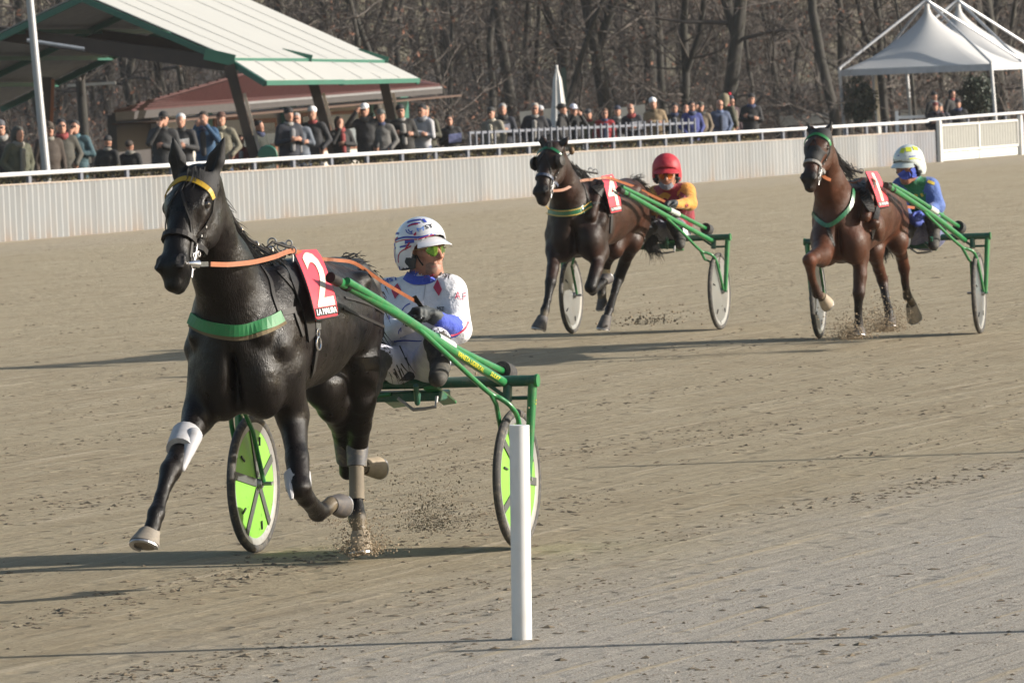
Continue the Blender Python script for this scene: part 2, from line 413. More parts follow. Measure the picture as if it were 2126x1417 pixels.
def hoof(fr, top, bot, toe, m, parent, r0=0.045, r1=0.066, label=None):
    """hoof between two world points; toe = direction the toe points"""
    top = Vector(top); bot = Vector(bot); A = (top - bot); H = A.length; A.normalize(); toe = Vector(toe); toe = (toe - A * toe.dot(A)).normalized(); S = A.cross(toe)
    n = 20; prof = [(0.0, 0.012, 1), (r1 * 0.80, 0.0, 1), (r1, 0.0, 1), (r1 * 0.99, H * 0.12, 1), (r0 * 0.8 + r1 * 0.2, H * 0.8, .7), (r0 * 1.08, H * 0.9, .55), (r0 * 0.95, H * 1.04, .5)]
    vs = []
    for r, h, s in prof:
        sh = toe * (0.024 * (1 - h / H))
        for k in range(n):
            a = 2 * math.pi * k / n; ca, sa = math.cos(a), math.sin(a)
            ext = 1.12 if ca > 0 else 0.86
            vs.append(bot + A * h + sh + toe * ca * r * ext + S * sa * r)
    M = len(prof); fs = [(i * n + k, i * n + (k + 1) % n, (i + 1) * n + (k + 1) % n, (i + 1) * n + k) for i in range(M - 1) for k in range(n)]
    mb = MB().add(vs, fs); h = mb.build('hoof', m, parent, smooth=True)
    if label: h['label'] = label
    # shoe
    sv_ = []
    for k in range(17):
        a = -2.35 + 4.7 * k / 16; ca, sa = math.cos(a), math.sin(a); ext = 1.12 if ca > 0 else 0.86
        c = bot + toe * 0.024 - A * 0.003
        for rr, hh in ((r1 * 0.70, 0), (r1 * 0.98, 0), (r1 * 0.98, -0.009), (r1 * 0.70, -0.009)):
            sv_.append(c + A * hh + toe * ca * rr * ext + S * sa * rr)
    MB().add(sv_, [(i * 4 + k, i * 4 + (k + 1) % 4, i * 4 + 4 + (k + 1) % 4, i * 4 + 4 + k) for i in range(16) for k in range(4)] + [(3, 2, 1, 0), (64, 65, 66, 67)]).build('horseshoe', STEEL, h)
    return h

def build_horse(fr, D, coat, label, h=0.013):
    """D: landmark table, every point (photo px, photo py, forward metre[, radius])"""
    J = lambda p: fr.px(*p[:3]); F, L, Z = fr.F, fr.L, Vector((0, 0, 1)); ax = (F, L, Z)
    root = empty('horse', fr.w(1.5, 0, 0), label, 'horse', 'trotting horses in harness')
    s = SDF()
    for c in D['mass']: s.ell(J(c), (c[3][0], c[3][1] * D.get('bk', 1), c[3][2]), ax, k=0.07)
    def limb(key, k=0.03, side=None, fa=1.0):
        P = D[key]
        for a, b in zip(P, P[1:]): s.bone(J(a), J(b), a[3], b[3], k, side=side, fa=fa)
    # neck: deep top to bottom, narrow side to side
    P = D['neck']
    for a, b in zip(P, P[1:]): s.bone(J(a), J(b), a[3], b[3], 0.06, side=L, fa=a[4], fb=b[4])
    # head
    H = {k: J(v) for k, v in D['head'].items() if k not in ('yaw', 'k')}
    ha = (H['nose'] - H['poll']).normalized(); hl = D['head'].get('yaw', 0.0)
    hs = (L * math.cos(hl) - F * math.sin(hl)); hs = (hs - ha * hs.dot(ha)).normalized(); hf = hs.cross(ha); hf = hf if hf.dot(F) > 0 else -hf
    hl_ = (H['nose'] - H['poll']).length; U = hl_ / 0.56 * D['head'].get('k', 1.14)
    hp = lambda t, s_, f_: H['poll'] + ha * (t * hl_) + hs * (s_ * U) + hf * (f_ * U)      # t along face, s sideways (left +), f to the front
    s.bone(hp(0.02, 0, -0.02), hp(0.36, 0, 0.0), 0.072 * U, 0.080 * U, 0.04, side=hs, fa=1.18, fb=1.25)
    s.bone(hp(0.30, 0, 0.01), hp(0.72, 0, 0.015), 0.076 * U, 0.050 * U, 0.04, side=hs, fa=1.2, fb=1.05)
    s.bone(hp(0.72, 0, 0.01), hp(0.97, 0, 0.0), 0.053 * U, 0.054 * U, 0.03, side=hs, fa=1.05, fb=1.28)
    s.bone(hp(0.98, 0, -0.02), hp(1.12, 0, -0.03), 0.050 * U, 0.034 * U, 0.025, side=hs, fa=1.25, fb=1.3)
    s.bone(hp(1.02, 0, -0.075), hp(1.10, 0, -0.07), 0.036 * U, 0.030 * U, 0.02, side=hs, fa=1.2)
    for sd in (1, -1):
        s.ell(hp(0.36, sd * 0.045, -0.115), (0.125 * U, 0.042 * U, 0.095 * U), (ha, hs, hf), k=0.04)          # cheek
        s.bone(hp(0.42, sd * 0.028, -0.13), hp(0.95, sd * 0.018, -0.06), 0.045 * U, 0.03 * U, 0.03)             # jaw bar
        s.bone(hp(0.26, sd * 0.088, 0.03), hp(0.36, sd * 0.085, 0.02), 0.020 * U, 0.022 * U, 0.018)             # brow
        s.bone(hp(0.44, sd * 0.085, -0.01), hp(0.66, sd * 0.060, -0.02), 0.016 * U, 0.010 * U, 0.02)            # facial crest
        s.ell(hp(0.335, sd * 0.103, 0.005), (0.026 * U, 0.015 * U, 0.020 * U), (ha, hs, hf), k=0.010, sub=True, m=-1)
        s.ell(hp(0.97, sd * 0.055, 0.035), (0.040 * U, 0.026 * U, 0.030 * U), (ha, hs, hf), k=0.015)            # nostril rim
        s.ell(hp(0.975, sd * 0.066, 0.060), (0.038 * U, 0.022 * U, 0.026 * U), (ha, hs, hf), k=0.006, sub=True, m=1)
        e0, e1 = [J(q) for q in D['ears'][0 if sd > 0 else 1]]; em = e0.lerp(e1, 0.45); ed = (e1 - e0).normalized(); es = (hs - ed * hs.dot(ed)).normalized(); ef = es.cross(ed); ef = ef if ef.dot(F) > 0 else -ef
        s.bone(e0 - ed * 0.01, em, 0.026 * U, 0.030 * U, 0.015, side=es, fa=1.2); s.bone(em, e1, 0.029 * U, 0.006 * U, 0.01, side=es, fa=1.25)
        s.ell(em + ef * 0.030 * U - ed * 0.005, (0.068 * U, 0.020 * U, 0.020 * U), (ed, es, ef), k=0.008, sub=True, m=1)
    for key in ('LF', 'RF', 'LH', 'RH'):
        P = D[key]
        for i, (a, b) in enumerate(zip(P, P[1:])):
            side = L if i < 2 else None; q_ = D.get('lk', 1.0)
            s.bone(J(a), J(b), a[3] * (q_ if i else 1), b[3] * q_, 0.045 if i < 2 else 0.022, side=side, fa=0.85 if i < 2 else 1.0)
    for e in D.get('extra', []): s.bone(J(e[0]), J(e[1]), e[0][3], e[1][3], 0.04)
    l0 = sum(fr.loc(J(c))[1] for c in D['mass'][1:4]) / 3; za = fr.loc(J(D['mass'][2]))[2] - 1.19; wp = lambda f_, l_, z_: fr.w(f_, l0 + l_, z_ + za)
    for sd in (1, -1):
        s.bone(wp(1.90, sd * .13, 1.42), wp(2.24, sd * .205, 1.12), .045, .055, .05); s.ell(wp(2.0, sd * .205, 1.08), (.12, .05, .12), ax, k=.05)
        s.ell(wp(.98, sd * .185, 1.37), (.07, .05, .05), ax, k=.04); s.bone(wp(2.10, sd * .17, 1.45), wp(2.34, sd * .15, 1.18), .045, .05, .03)
    a_, b_ = J(D['mass'][5]), J(D['mass'][6]); c_ = (a_ + b_) / 2 + F * .12; s.ell(c_, (.07, .016, .14), ax, k=.04, sub=True, m=-1)
    me = s.mesh('body', h, 2)
    V = np.empty(len(me.vertices) * 3); me.vertices.foreach_get('co', V); V = V.reshape(-1, 3)
    # point colouring of the coat: lower legs, muzzle, ears
    z = V[:, 2]; q = V - np.array(fr.o); f = q @ np.array(F)
    pts = np.clip((D.get('black_to', 0.62) - z) / 0.22, 0, 1); dust = np.zeros(len(V))
    nz = np.array(hp(1, 0, 0)); dn = np.sqrt(((V - nz) ** 2).sum(1)); pts = np.maximum(pts, np.clip((0.17 - dn) / 0.09, 0, 1) * D.get('muzzle', 1))
    dp = np.sqrt(((V - np.array(hp(0, 0, 0))) ** 2).sum(1)); pts = np.maximum(pts, np.clip((0.24 - dp) / 0.16, 0, 1) * 0.7)
    nf = D.get('chest_dark', 0)
    if nf: pts = np.maximum(pts, np.clip((f - 1.75) / 0.4, 0, 1) * nf)
    for key, zt, amt in D.get('dust', []):
        P = [np.array(J(p)) for p in D[key]]
        a, b = P[-3], P[-1]; ab = b - a; t = np.clip(((V - a) @ ab) / (ab @ ab), 0, 1); d = np.sqrt(((V - a - t[:, None] * ab) ** 2).sum(1))
        dust = np.maximum(dust, np.clip((0.13 - d) / 0.05, 0, 1) * amt * np.clip(t * 2 + zt, 0, 1))
    a1 = me.attributes.new('points', 'FLOAT', 'POINT'); a1.data.foreach_set('value', pts.astype(np.float32))
    a2 = me.attributes.new('dust', 'FLOAT', 'POINT'); a2.data.foreach_set('value', dust.astype(np.float32))
    body = link('body', me, [coat, mat('dark_skin', (0.012, 0.010, 0.010), 0.7)], root)
    bv = bvh_of(me)
    for sd in (1, -1):
        c = hp(0.335, sd * 0.094, 0.006); e = MB().ball(c, 0.021 * U, 10).build('eye', EYE, root, smooth=True)
        up = -ha
        MB().tube([c + hs * sd * 0.012 + hf * a_ + up * b_ for a_, b_ in ((-0.020, 0.006), (-0.008, 0.019), (0.008, 0.019), (0.020, 0.006))], 0.006, 6).build('eyelid', coat, root, smooth=True)
    for key, hd in D['hooves'].items():
        t_, b_, toe, m_ = hd; hoof(fr, J(t_), J(b_), fr.F * toe[0] + fr.L * toe[1] + Z * toe[2], m_, root, *( [t_[3], b_[3]] if len(t_) > 3 else []))
    return root, body, bv, hp, (ha, hs, hf, U)

def number_cloth(fr, corners, bv, num, parent, px_num, px_lab, seg=10, bow=6, lift=0.16):
    """stiff printed saddle cloth over the near flank; corners tl, tr, br, bl given as (px, py) with surface depth from the horse"""
    tl, tr, br, bl = corners
    nu, nv = 6, seg
    def corner_px(u, v): return (Vector(tl).lerp(Vector(tr), u)).lerp(Vector(bl).lerp(Vector(br), u), v)
    rows = []
    for v in (0.12, 0.5, 0.88):
        fsum = []
        for u in (0.1, 0.5, 0.9):
            q = corner_px(u, v); p, n_ = hit(bv, q.x, q.y, 0.0)
            if p is not None: fsum.append(((p - fr.o).dot(fr.F), u, p, n_))
        rows.append(fsum)
    A_ = np.array([[1, u, v_, v_ * v_] for v_, r in zip((0.12, 0.5, 0.88), rows) for (_, u, _, _) in r]); B_ = np.array([f_ for r in rows for (f_, _, _, _) in r])
    cf = np.linalg.lstsq(A_, B_, rcond=None)[0]
    def pt(u, v, off=0.0):
        q = corner_px(u, v); d = ray(q.x + bow * 4 * v * (1 - v), q.y); f = cf[0] + cf[1] * u + cf[2] * v + cf[3] * v * v + lift
        return CP + d * ((fr.o + fr.F * f - CP).dot(fr.F) / d.dot(fr.F)) + N * off
    N = Vector((0, 0, 0)); a = pt(0, .5); b = pt(1, .5); c = pt(.5, 0); e = pt(.5, 1)
    N = (b - a).cross(c - e).normalized(); N = N if N.dot(CP - a) > 0 else -N
    def rnd(u, v):                                      # rounded corners
        return u, v
    vs = []; 
    for j in range(nv + 1):
        for i in range(nu + 1):
            u, v = i / nu, j / nv
            if j in (0, nv) and i in (0, nu): u = 0.06 if i == 0 else 0.94
            vs.append(pt(u, v, 0.0))
    n0 = len(vs); vs2 = [p - N * 0.008 for p in vs]
    fs = [(j * (nu + 1) + i, j * (nu + 1) + i + 1, (j + 1) * (nu + 1) + i + 1, (j + 1) * (nu + 1) + i) for j in range(nv) for i in range(nu)]
    ring = [i for i in range(nu + 1)] + [(j + 1) * (nu + 1) + nu for j in range(nv)] + [nv * (nu + 1) + i for i in range(nu - 1, -1, -1)] + [j * (nu + 1) for j in range(nv - 1, 0, -1)]
    mb = MB().add(vs + vs2, fs + [tuple(k + n0 for k in f[::-1]) for f in fs] + [(ring[k], ring[(k + 1) % len(ring)], ring[(k + 1) % len(ring)] + n0, ring[k] + n0) for k in range(len(ring))])
    cl = mb.build('number_cloth', PINK, parent, smooth=True)
    # black rim on the leading edge and round the bottom
    e_ = [pt(0.0, v, -0.002) for v in np.linspace(0.05, 0.97, 14)] + [pt(u, 1.0, -0.002) for u in np.linspace(0.08, 0.92, 6)] + [pt(1.0, v, -0.002) for v in np.linspace(0.97, 0.75, 4)]
    MB().tube(e_, 0.005, 6).build('cloth_rim', BLACK, cl)
    MB().add([pt(u, v, 0.002) for v in (0.845, 0.90, 0.965) for u in (0.05, 0.35, 0.65, 0.95)], [(j * 4 + i, j * 4 + i + 1, j * 4 + 5 + i, j * 4 + 4 + i) for j in range(2) for i in range(3)]).build('name_strip', BLKP, cl)
    u0_, v0_, u1_, v1_ = px_num
    decal_text('number', num, None, None, NUMW, cl, fn=lambda u, v: pt(u0_ + (u1_ - u0_) * u, v1_ + (v0_ - v1_) * v, 0.003), thick=0.05)
    u0_, v0_, u1_, v1_ = px_lab
    decal_text('lettering', 'LA MAURA', None, None, WHTP, cl, fn=lambda u, v: pt(u0_ + (u1_ - u0_) * u, v1_ + (v0_ - v1_) * v, 0.004), thick=0.008)
    return cl
# ================================================================== front team
D0 = 30.15
c0 = at(804, 1142, D0); FR1 = Frame((c0.x, D0, 0), math.radians(18))
mat('tan_hoof', (0.20, 0.165, 0.12), 0.8, var=0.35, vs=14, dirt=(0.30, 0.24, 0.16), dirt_amt=0.6)
H1 = dict(
    mass=[(515, 700, 2.08, (0.36, 0.255, 0.36)), (560, 690, 1.8, (0.42, 0.27, 0.335)), (612, 672, 1.45, (0.50, 0.285, 0.315)), (662, 650, 1.08, (0.42, 0.245, 0.26)), (696, 645, .72, (0.36, 0.205, 0.265)),
          (462, 790, 2.32, (0.13, 0.11, 0.19)), (545, 795, 2.26, (0.13, 0.11, 0.17)), (730, 690, .66, (0.24, 0.115, 0.25)), (665, 690, .66, (0.24, 0.12, 0.22)), (590, 690, 2.05, (0.22, 0.13, 0.28))],
    neck=[(420, 385, 2.62, .095, 1.0), (435, 470, 2.52, .115, .85), (462, 560, 2.36, .165, .80), (495, 640, 2.20, .22, .85)],
    head=dict(poll=(406, 366, 2.68), nose=(359, 560, 2.98), yaw=-0.22),
    ears=[((436, 366, 2.64), (466, 286, 2.66)), ((374, 362, 2.64), (360, 287, 2.68))],
    LF=[(580, 770, 2.15, .135), (607, 860, 2.02, .088), (617, 950, 2.16, .060), (622, 1012, 2.26, .054), (636, 1034, 2.20, .042), (660, 1062, 2.02, .046), (676, 1056, 1.95, .035), (688, 1045, 1.90, .040)],
    RF=[(442, 780, 2.25, .140), (413, 860, 2.34, .086), (380, 930, 2.58, .057), (354, 976, 2.74, .050), (335, 1030, 2.86, .030), (324, 1066, 2.94, .040), (317, 1092, 2.98, .034), (312, 1106, 3.0, .042)],
    LH=[(738, 700, .64, .135), (744, 765, .70, .122), (748, 825, .68, .088), (746, 880, .60, .062), (743, 935, .48, .050), (741, 985, .52, .033), (740, 1055, .60, .036), (742, 1075, .62, .045), (747, 1100, .64, .038)],
    RH=[(668, 750, .80, .14), (674, 800, .90, .118), (690, 842, .80, .085), (704, 872, .62, .060), (712, 900, .52, .052), (712, 940, .42, .035), (722, 978, .30, .042), (742, 974, .20, .034), (756, 966, .15, .040)],
    hooves=dict(LF=((688, 1045, 1.90, .042), (707, 1036, 1.80, .060), (0.5, 0, -1), DHOOF), RF=((312, 1102, 2.98, .047), (306, 1135, 3.02, .069), (1, -.2, 0), mat('grey_hoof', (0.16, 0.14, 0.115), 0.7, var=0.3, vs=14, dirt=(0.30, 0.25, 0.18), dirt_amt=0.5)),
                LH=((748, 1104, .64, .044), (752, 1146, .66, .062), (1, 0, 0), bpy.data.materials['tan_hoof']), RH=((756, 966, .15, .042), (784, 958, .05, .060), (.1, 0, -1), HOOFM)),
    black_to=0.5, dust=[('LH', -.5, .45), ('RH', -.2, .4), ('LF', -0.6, .35)])
H1['lk'] = .95
coat1 = coat_mat('black_coat', (0.0042, 0.0027, 0.0022), (0.0026, 0.0021, 0.0020), 0.30, spec=.21)
horse1, body1, bv1, hp1, hax1 = build_horse(FR1, H1, coat1, 'black trotter wearing saddle cloth number 2, nearest horse', 0.011)

# mane, forelock, dock and tail
MANE = mat('black_hair', (0.010, 0.009, 0.009), 0.5, var=0.3, vs=50)
J1 = FR1.px
hair('mane', [J1(438, 400, 2.5), J1(478, 470, 2.30), J1(505, 510, 2.15), J1(530, 520, 2.05), J1(560, 520, 1.9)], lambda t: FR1.L * 0.5 - FR1.F * 0.5 + Vector((0, 0, -0.6)), MANE, horse1, 260, 0.12, 0.0035, 0.04, 0.03, 3)
hair('forelock', [J1(392, 352, 2.76), J1(405, 350, 2.77), J1(418, 352, 2.76)], lambda t: Vector((0, 0, -1)) + FR1.F * 0.35, MANE, horse1, 40, 0.10, 0.003, 0.02, 0.0, 4)
s = SDF(); s.chain([J1(712, 556, .66), J1(738, 566, .50), J1(760, 590, .40), J1(772, 630, .34), J1(778, 690, .30)], [.050, .060, .060, .056, .05], .05, m=0)
link('tail_dock', s.mesh('tail_dock', .012, 1), MANE, horse1)
hair('dock_hair', [J1(712, 550, .62), J1(738, 556, .45), J1(762, 585, .36), J1(776, 625, .30)], lambda t: Vector((0, 0, 1)) * (.5 - t * 1.8) + FR1.L * 0.6 - FR1.F * 0.5, MANE, horse1, 900, 0.045, 0.004, 0.06, 0.03, 5)
hair('tail', [J1(765, 640, .30), J1(775, 700, .28), J1(800, 745, .26), J1(840, 765, .22)], lambda t: Vector((0, 0, -1)) + FR1.L * 0.45 - FR1.F * 0.2, MANE, horse1, 60, 0.09, 0.0045, 0.07, 0.02, 6)

# bridle
def ring(c, n, r, t=0.004):
    c = Vector(c); n = Vector(n).normalized(); x = n.orthogonal().normalized(); y = n.cross(x)
    return [c + (x * math.cos(a) + y * math.sin(a)) * r for a in np.linspace(0, 2 * math.pi, 15)]
def circle_band(hp, t, rs, rf, cf=0.0, a0=0, a1=2 * math.pi, n=20, dt=0.0):
    return [hp(t + dt * abs(math.sin(a)), rs * math.sin(a), cf + rf * math.cos(a)) for a in np.linspace(a0, a1, n)]
def bridle(hp, hax, fr, root, bv, brow_m, nose_m, hood=None):
    ha, hs, hf, U = hax; R = lambda pts: [(p - hp(0.5, 0, -0.03)).normalized() for p in pts]
    def surf(p, c, off=0.006):                          # push a point onto the head
        d = (c - p); L_ = d.length
        if L_ < 1e-6: return p
        q = p - d.normalized() * 0.15; h_ = bv.ray_cast(q, d.normalized(), 0.4)
        return (h_[0] - d.normalized() * off) if h_[0] is not None else p
    def band(t0, t1, m, w, name, a0=-2.1, a1=2.1, cf=-0.03, n=25, off=0.005, th=0.005):
        pts = []; ns = []
        for a in np.linspace(a0, a1, n):
            t = t0 + (t1 - t0) * abs(a / max(abs(a0), abs(a1))) ** 1.5; c = hp(t, 0, cf); p = c + (hs * math.sin(a) + hf * math.cos(a)) * 0.2; q = surf(p, c, off); pts.append(q); ns.append((q - c).normalized())
        return MB().ribbon(pts, ns, w, th).build(name, m, root)
    band(0.13, 0.26, brow_m, 0.026, 'browband', -1.4, 1.4, off=0.014)
    band(0.70, 0.66, nose_m, 0.026, 'noseband', -2.8, 2.8, off=0.007, th=0.010)
    for sd in (1, -1):                                  # cheek straps
        pts = []; ns = []
        for t, a in ((0.06, 1.7), (0.2, 1.65), (0.35, 1.75), (0.5, 1.75), (0.65, 1.6), (0.80, 1.55), (0.9, 1.5)):
            c = hp(t, 0, -0.035); p = c + (hs * math.sin(a) * sd + hf * math.cos(a)) * 0.2; q = surf(p, c, 0.007); pts.append(q); ns.append((q - c).normalized())
        MB().ribbon(pts, ns, 0.020, 0.005).build('cheek_strap', BLACK, root)
        pts2 = []; ns2 = []
        for t, a in ((0.12, 0.05), (0.28, 0.08), (0.42, 0.35), (0.56, 0.75), (0.70, 1.15), (0.86, 1.35)):
            c = hp(t, 0, -0.03); p = c + (hs * math.sin(a) * sd + hf * math.cos(a)) * 0.2; q = surf(p, c, 0.006); pts2.append(q); ns2.append((q - c).normalized())
        MB().ribbon(pts2, ns2, 0.011, 0.004).build('overcheck_strap', BLACK, root)
        b_ = surf(hp(0.90, sd * 0.2, -0.05), hp(0.90, 0, -0.05), 0.012)
        for c_, r_ in ((b_, .020), (b_ - ha * 0.045 + hf * 0.006, .014), (b_ - ha * 0.075 - hf * 0.02, .012)): MB().tube(ring(c_, hs, r_), 0.0032, 6).build('bit_ring', STEEL, root)
        MB().tube([b_ - ha * 0.10 + hf * 0.008, b_ - ha * 0.02], 0.004, 6).build('bit_link', STEEL, root); MB().tube([b_ + ha * 0.022, b_ + ha * 0.06 - hf * 0.01], 0.004, 6).build('bit_shank', STEEL, root)
        for k in range(4): MB().box(pts[3].lerp(pts[5], k / 3) + hs * sd * 0.004, 0.006, 0.008, 0.012, hs, hf, ha).build('buckle', STEEL, root)
    return surf
surf1 = bridle(hp1, hax1, FR1, horse1, bv1, YELB, BLACK)
# ear hood, between the ears and over the poll
s = SDF(); ha, hs, hf, U = hax1
s.bone(hp1(.03, 0, -.03), hp1(0.12, 0, -0.02), 0.084, 0.090, .02, side=hs, fa=1.22)
for a, b in H1['ears']:
    e0, e1 = FR1.px(*a), FR1.px(*b); ed = (e1 - e0).normalized(); es = (hs - ed * hs.dot(ed)).normalized(); ef = es.cross(ed); ef = ef if ef.dot(FR1.F) > 0 else -ef
    s.bone(e0 - (e1 - e0) * 0.1, e0.lerp(e1, .45), 0.034, 0.038, 0.02, side=es, fa=1.05); s.bone(e0.lerp(e1, .45), e1, 0.038, 0.007, 0.01, side=es, fa=1.1)
    s.ell(e0.lerp(e1, .42) + ef * .042, (.085, .018, .026), (ed, es, ef), k=.008, sub=True)
link('ear_hood', s.mesh('ear_hood', 0.009, 1), mat('black_mesh_cloth', (0.010, 0.010, 0.011), 0.75, var=0.2, vs=60, bump=0.002, bs=200), horse1)
# left hand bridle rosette / eye cup on the far side
MB().ball(surf1(hp1(0.33, -0.25, 0.02), hp1(0.33, 0, 0.0), 0.0), 0.034, 10, (1, 1, 1.1)).build('eye_cup', BLACK, horse1, smooth=True)
# checkrein from poll to saddle
MB().tube([J1(455, 400, 2.5), J1(487, 460, 2.35), J1(512, 495, 2.2), J1(548, 518, 2.0), J1(590, 532, 1.8)], 0.011, 6).build('checkrein', BLACK, horse1)
for p in ((497, 478, 2.29), (530, 508, 2.1), (560, 520, 1.94)): MB().tube(ring(J1(*p), FR1.F, 0.016), 0.003, 6).build('rein_ring', CHROME, horse1)
# breast collar
strap('breast_collar', bv1, [(386, 642), (402, 664), (440, 680), (490, 687), (540, 678), (583, 656)], 0.054, GREENL, horse1, t=0.014, off=0.004, n=30)
strap('collar_lining', bv1, [(384, 644), (402, 668), (440, 685), (490, 693), (540, 684), (588, 659)], 0.064, mat('tan_felt', (0.12, 0.09, 0.05), 0.9), horse1, t=0.006, off=0.002, n=30)
strap('neck_strap', bv1, [(540, 552), (560, 580), (568, 615), (582, 655)], 0.018, BLACK, horse1)
strap('neck_strap', bv1, [(552, 530), (585, 570), (610, 600)], 0.022, BLACK, horse1)
strap('trace', bv1, [(584, 650), (605, 645), (630, 636)], 0.028, BLACK, horse1, t=0.008)
strap('trace', bv1, [(610, 642), (618, 668), (628, 697)], 0.020, BLACK, horse1, t=0.006)
# saddle pad and girth
for nm, pth in (('rein', [(436, 548, 2.86), (470, 549, 2.72), (500, 547, 2.60), (530, 543, 2.45), (570, 533, 2.15), (604, 521, 1.80), (634, 528, 1.34), (668, 537, 1.16), (700, 540, 1.08), (738, 547, .88), (790, 582, .62), (840, 612, .40), (872, 630, .27)]),):
    pp = [J1(*q) for q in pth]; pp = [Vector(q) for q in interp([tuple(q) for q in pp], 60)]
    MB().ribbon(pp, [(CP - q).normalized() for q in pp], .02, .005, ws=[.022 if i < 32 else .017 for i in range(60)]).build(nm, ORANGEL, horse1)
MB().ribbon([J1(860, 614, .33), J1(878, 640, .28), J1(884, 668, .26)], [FR1.F] * 3, .022, .006).build('rein_end', BLACK, horse1)
MB().lathe(J1(390, 546, 2.95), J1(412, 548, 2.9) - J1(390, 546, 2.95), [(.001, 0), (.008, .003), (.016, .03), (.019, .06), (.008, .07), (.001, .07)], 14).build('bit_cone', CHROME, horse1, smooth=True)
MB().box(J1(425, 548, 2.88), .035, .02, .022).build('rein_billet', CHROME, horse1)
strap('saddle_pad', bv1, [(572, 512), (600, 545), (622, 600), (640, 650), (648, 700)], 0.13, BLACK, horse1, t=0.008, off=0.0, n=26)
strap('girth', bv1, [(652, 660), (655, 700), (652, 740), (646, 775)], 0.045, BLACK, horse1, t=0.010)
g = MB(); gp = hit(bv1, 653, 712, 0.02)[0]
g.tube(ring(gp, FR1.L, 0.030), 0.005, 6); g.tube(ring(gp + Vector((0, 0, 0.05)), FR1.L, 0.018), 0.004, 6); g.box(gp + Vector((0, 0, 0.08)), .03, .01, .03); g.build('girth_buckle', CHROME, horse1)
# terrets and turret on the back
for p, r in (((585, 512, 1.80), .020), ((607, 520, 1.76), .018), ((565, 503, 1.86), .02), ((600, 505, 1.8), .014)):
    sp = MB(); sp.tube(ring(J1(*p), FR1.F + FR1.L * .3, r), 0.004, 6); sp.tube([J1(*p) - Vector((0, 0, r - .003)), J1(*p) - Vector((0, 0, r + .04))], .005, 6); sp.build('terret', STEEL, horse1)
MB().tube([J1(548, 520, 1.95), J1(566, 502, 1.9), J1(590, 510, 1.85), J1(606, 514, 1.8), J1(600, 530, 1.8)], 0.008, 6).build('back_strap', BLACK, horse1)
strap('crupper', bv1, [(700, 528), (740, 545), (768, 575)], 0.02, BLACK, horse1)
strap('flank_strap', bv1, [(715, 618), (745, 625), (775, 636), (797, 650)], 0.014, BLACK, horse1)
strap('flank_strap', bv1, [(712, 640), (745, 655), (775, 668), (797, 678)], 0.014, BLACK, horse1)
cl1 = number_cloth(FR1, ((608, 520), (660, 517), (704, 655), (655, 664)), bv1, '2', horse1, (0.22, 0.06, 0.88, 0.82), (0.10, 0.862, 0.92, 0.95), lift=.21)
# leg boots
def boot(fr, a, b, r0, r1, m, root, name='leg_boot', bulge=0.0, k=0.01):
    a = fr.px(*a); b = fr.px(*b); A = (b - a); n = 7
    return MB().tube([a.lerp(b, i / (n - 1)) for i in range(n)], [r0 + (r1 - r0) * i / (n - 1) + bulge * math.sin(math.pi * i / (n - 1)) for i in range(n)], 16, flat=fr.L).build(name, m, root, smooth=True)
boot(FR1, (388, 902, 2.50), (374, 934, 2.62), .073, .067, WHITEW, horse1)
s = SDF(); s.bone(FR1.px(402, 905, 2.56), FR1.px(378, 972, 2.70), .042, .018, .02, side=FR1.L, fa=1.0)
link('boot_pad', s.mesh('boot_pad', 0.008, 1), WHITEW, horse1)
boot(FR1, (617, 985, 2.20), (620, 1012, 2.25), .064, .062, WHITEW, horse1)
MB().tube([FR1.px(602, 965, 2.2), FR1.px(602, 1010, 2.3), FR1.px(606, 1036, 2.33)], [.012, .02, .008], 8).build('boot_pad', WHITEW, horse1, smooth=True)
boot(FR1, (740, 968, .54), (741, 1036, .58), .037, .038, mat('tan_stocking', (0.15, 0.125, 0.09), 0.8, var=.3), horse1, 'stocking')
boot(FR1, (742, 925, .50), (741, 968, .53), .056, .047, mat('grey_boot', (0.07, 0.07, 0.075), 0.6, dirt=(0.3, 0.24, 0.16), dirt_amt=0.8, vs=9), horse1)
boot(FR1, (712, 905, .50), (716, 955, .38), .050, .043, mat('grey_boot', (0.1, 0.1, 0.1), 0.6), horse1)
# ================================================================== sulky
TYRE = mat('tyre_rubber', (0.035, 0.034, 0.033), 0.75, var=0.2, vs=14, dirt=(0.2, 0.165, 0.12), dirt_amt=0.7)
RIM = mat('rim_alloy', (0.42, 0.42, 0.42), 0.35, 0.7, var=0.1, dirt=(0.2, 0.16, 0.12), dirt_amt=0.4)
LIME = mat('lime_disc', (0.17, 0.42, 0.05), 0.4, var=0.08, vs=4, dirt=(0.2, 0.2, 0.10), dirt_amt=0.35)
GREYD = mat('grey_disc', (0.23, 0.235, 0.23), 0.3, 0.45, var=0.25, vs=3, dirt=(0.22, 0.19, 0.15), dirt_amt=0.5)
DKSPK = mat('dark_spoke', (0.06, 0.065, 0.06), 0.5, var=0.2)
RUBBER = mat('black_foam', (0.025, 0.025, 0.026), 0.85, var=0.3, vs=30, bump=0.002, bs=90, dirt=(0.2, 0.17, 0.13), dirt_amt=0.3)
q1 = lambda px, py, f: FR1.loc(FR1.px(px, py, f))
def arc(pts, n): return [Vector(p) for p in interp([tuple(p) for p in pts], n)]
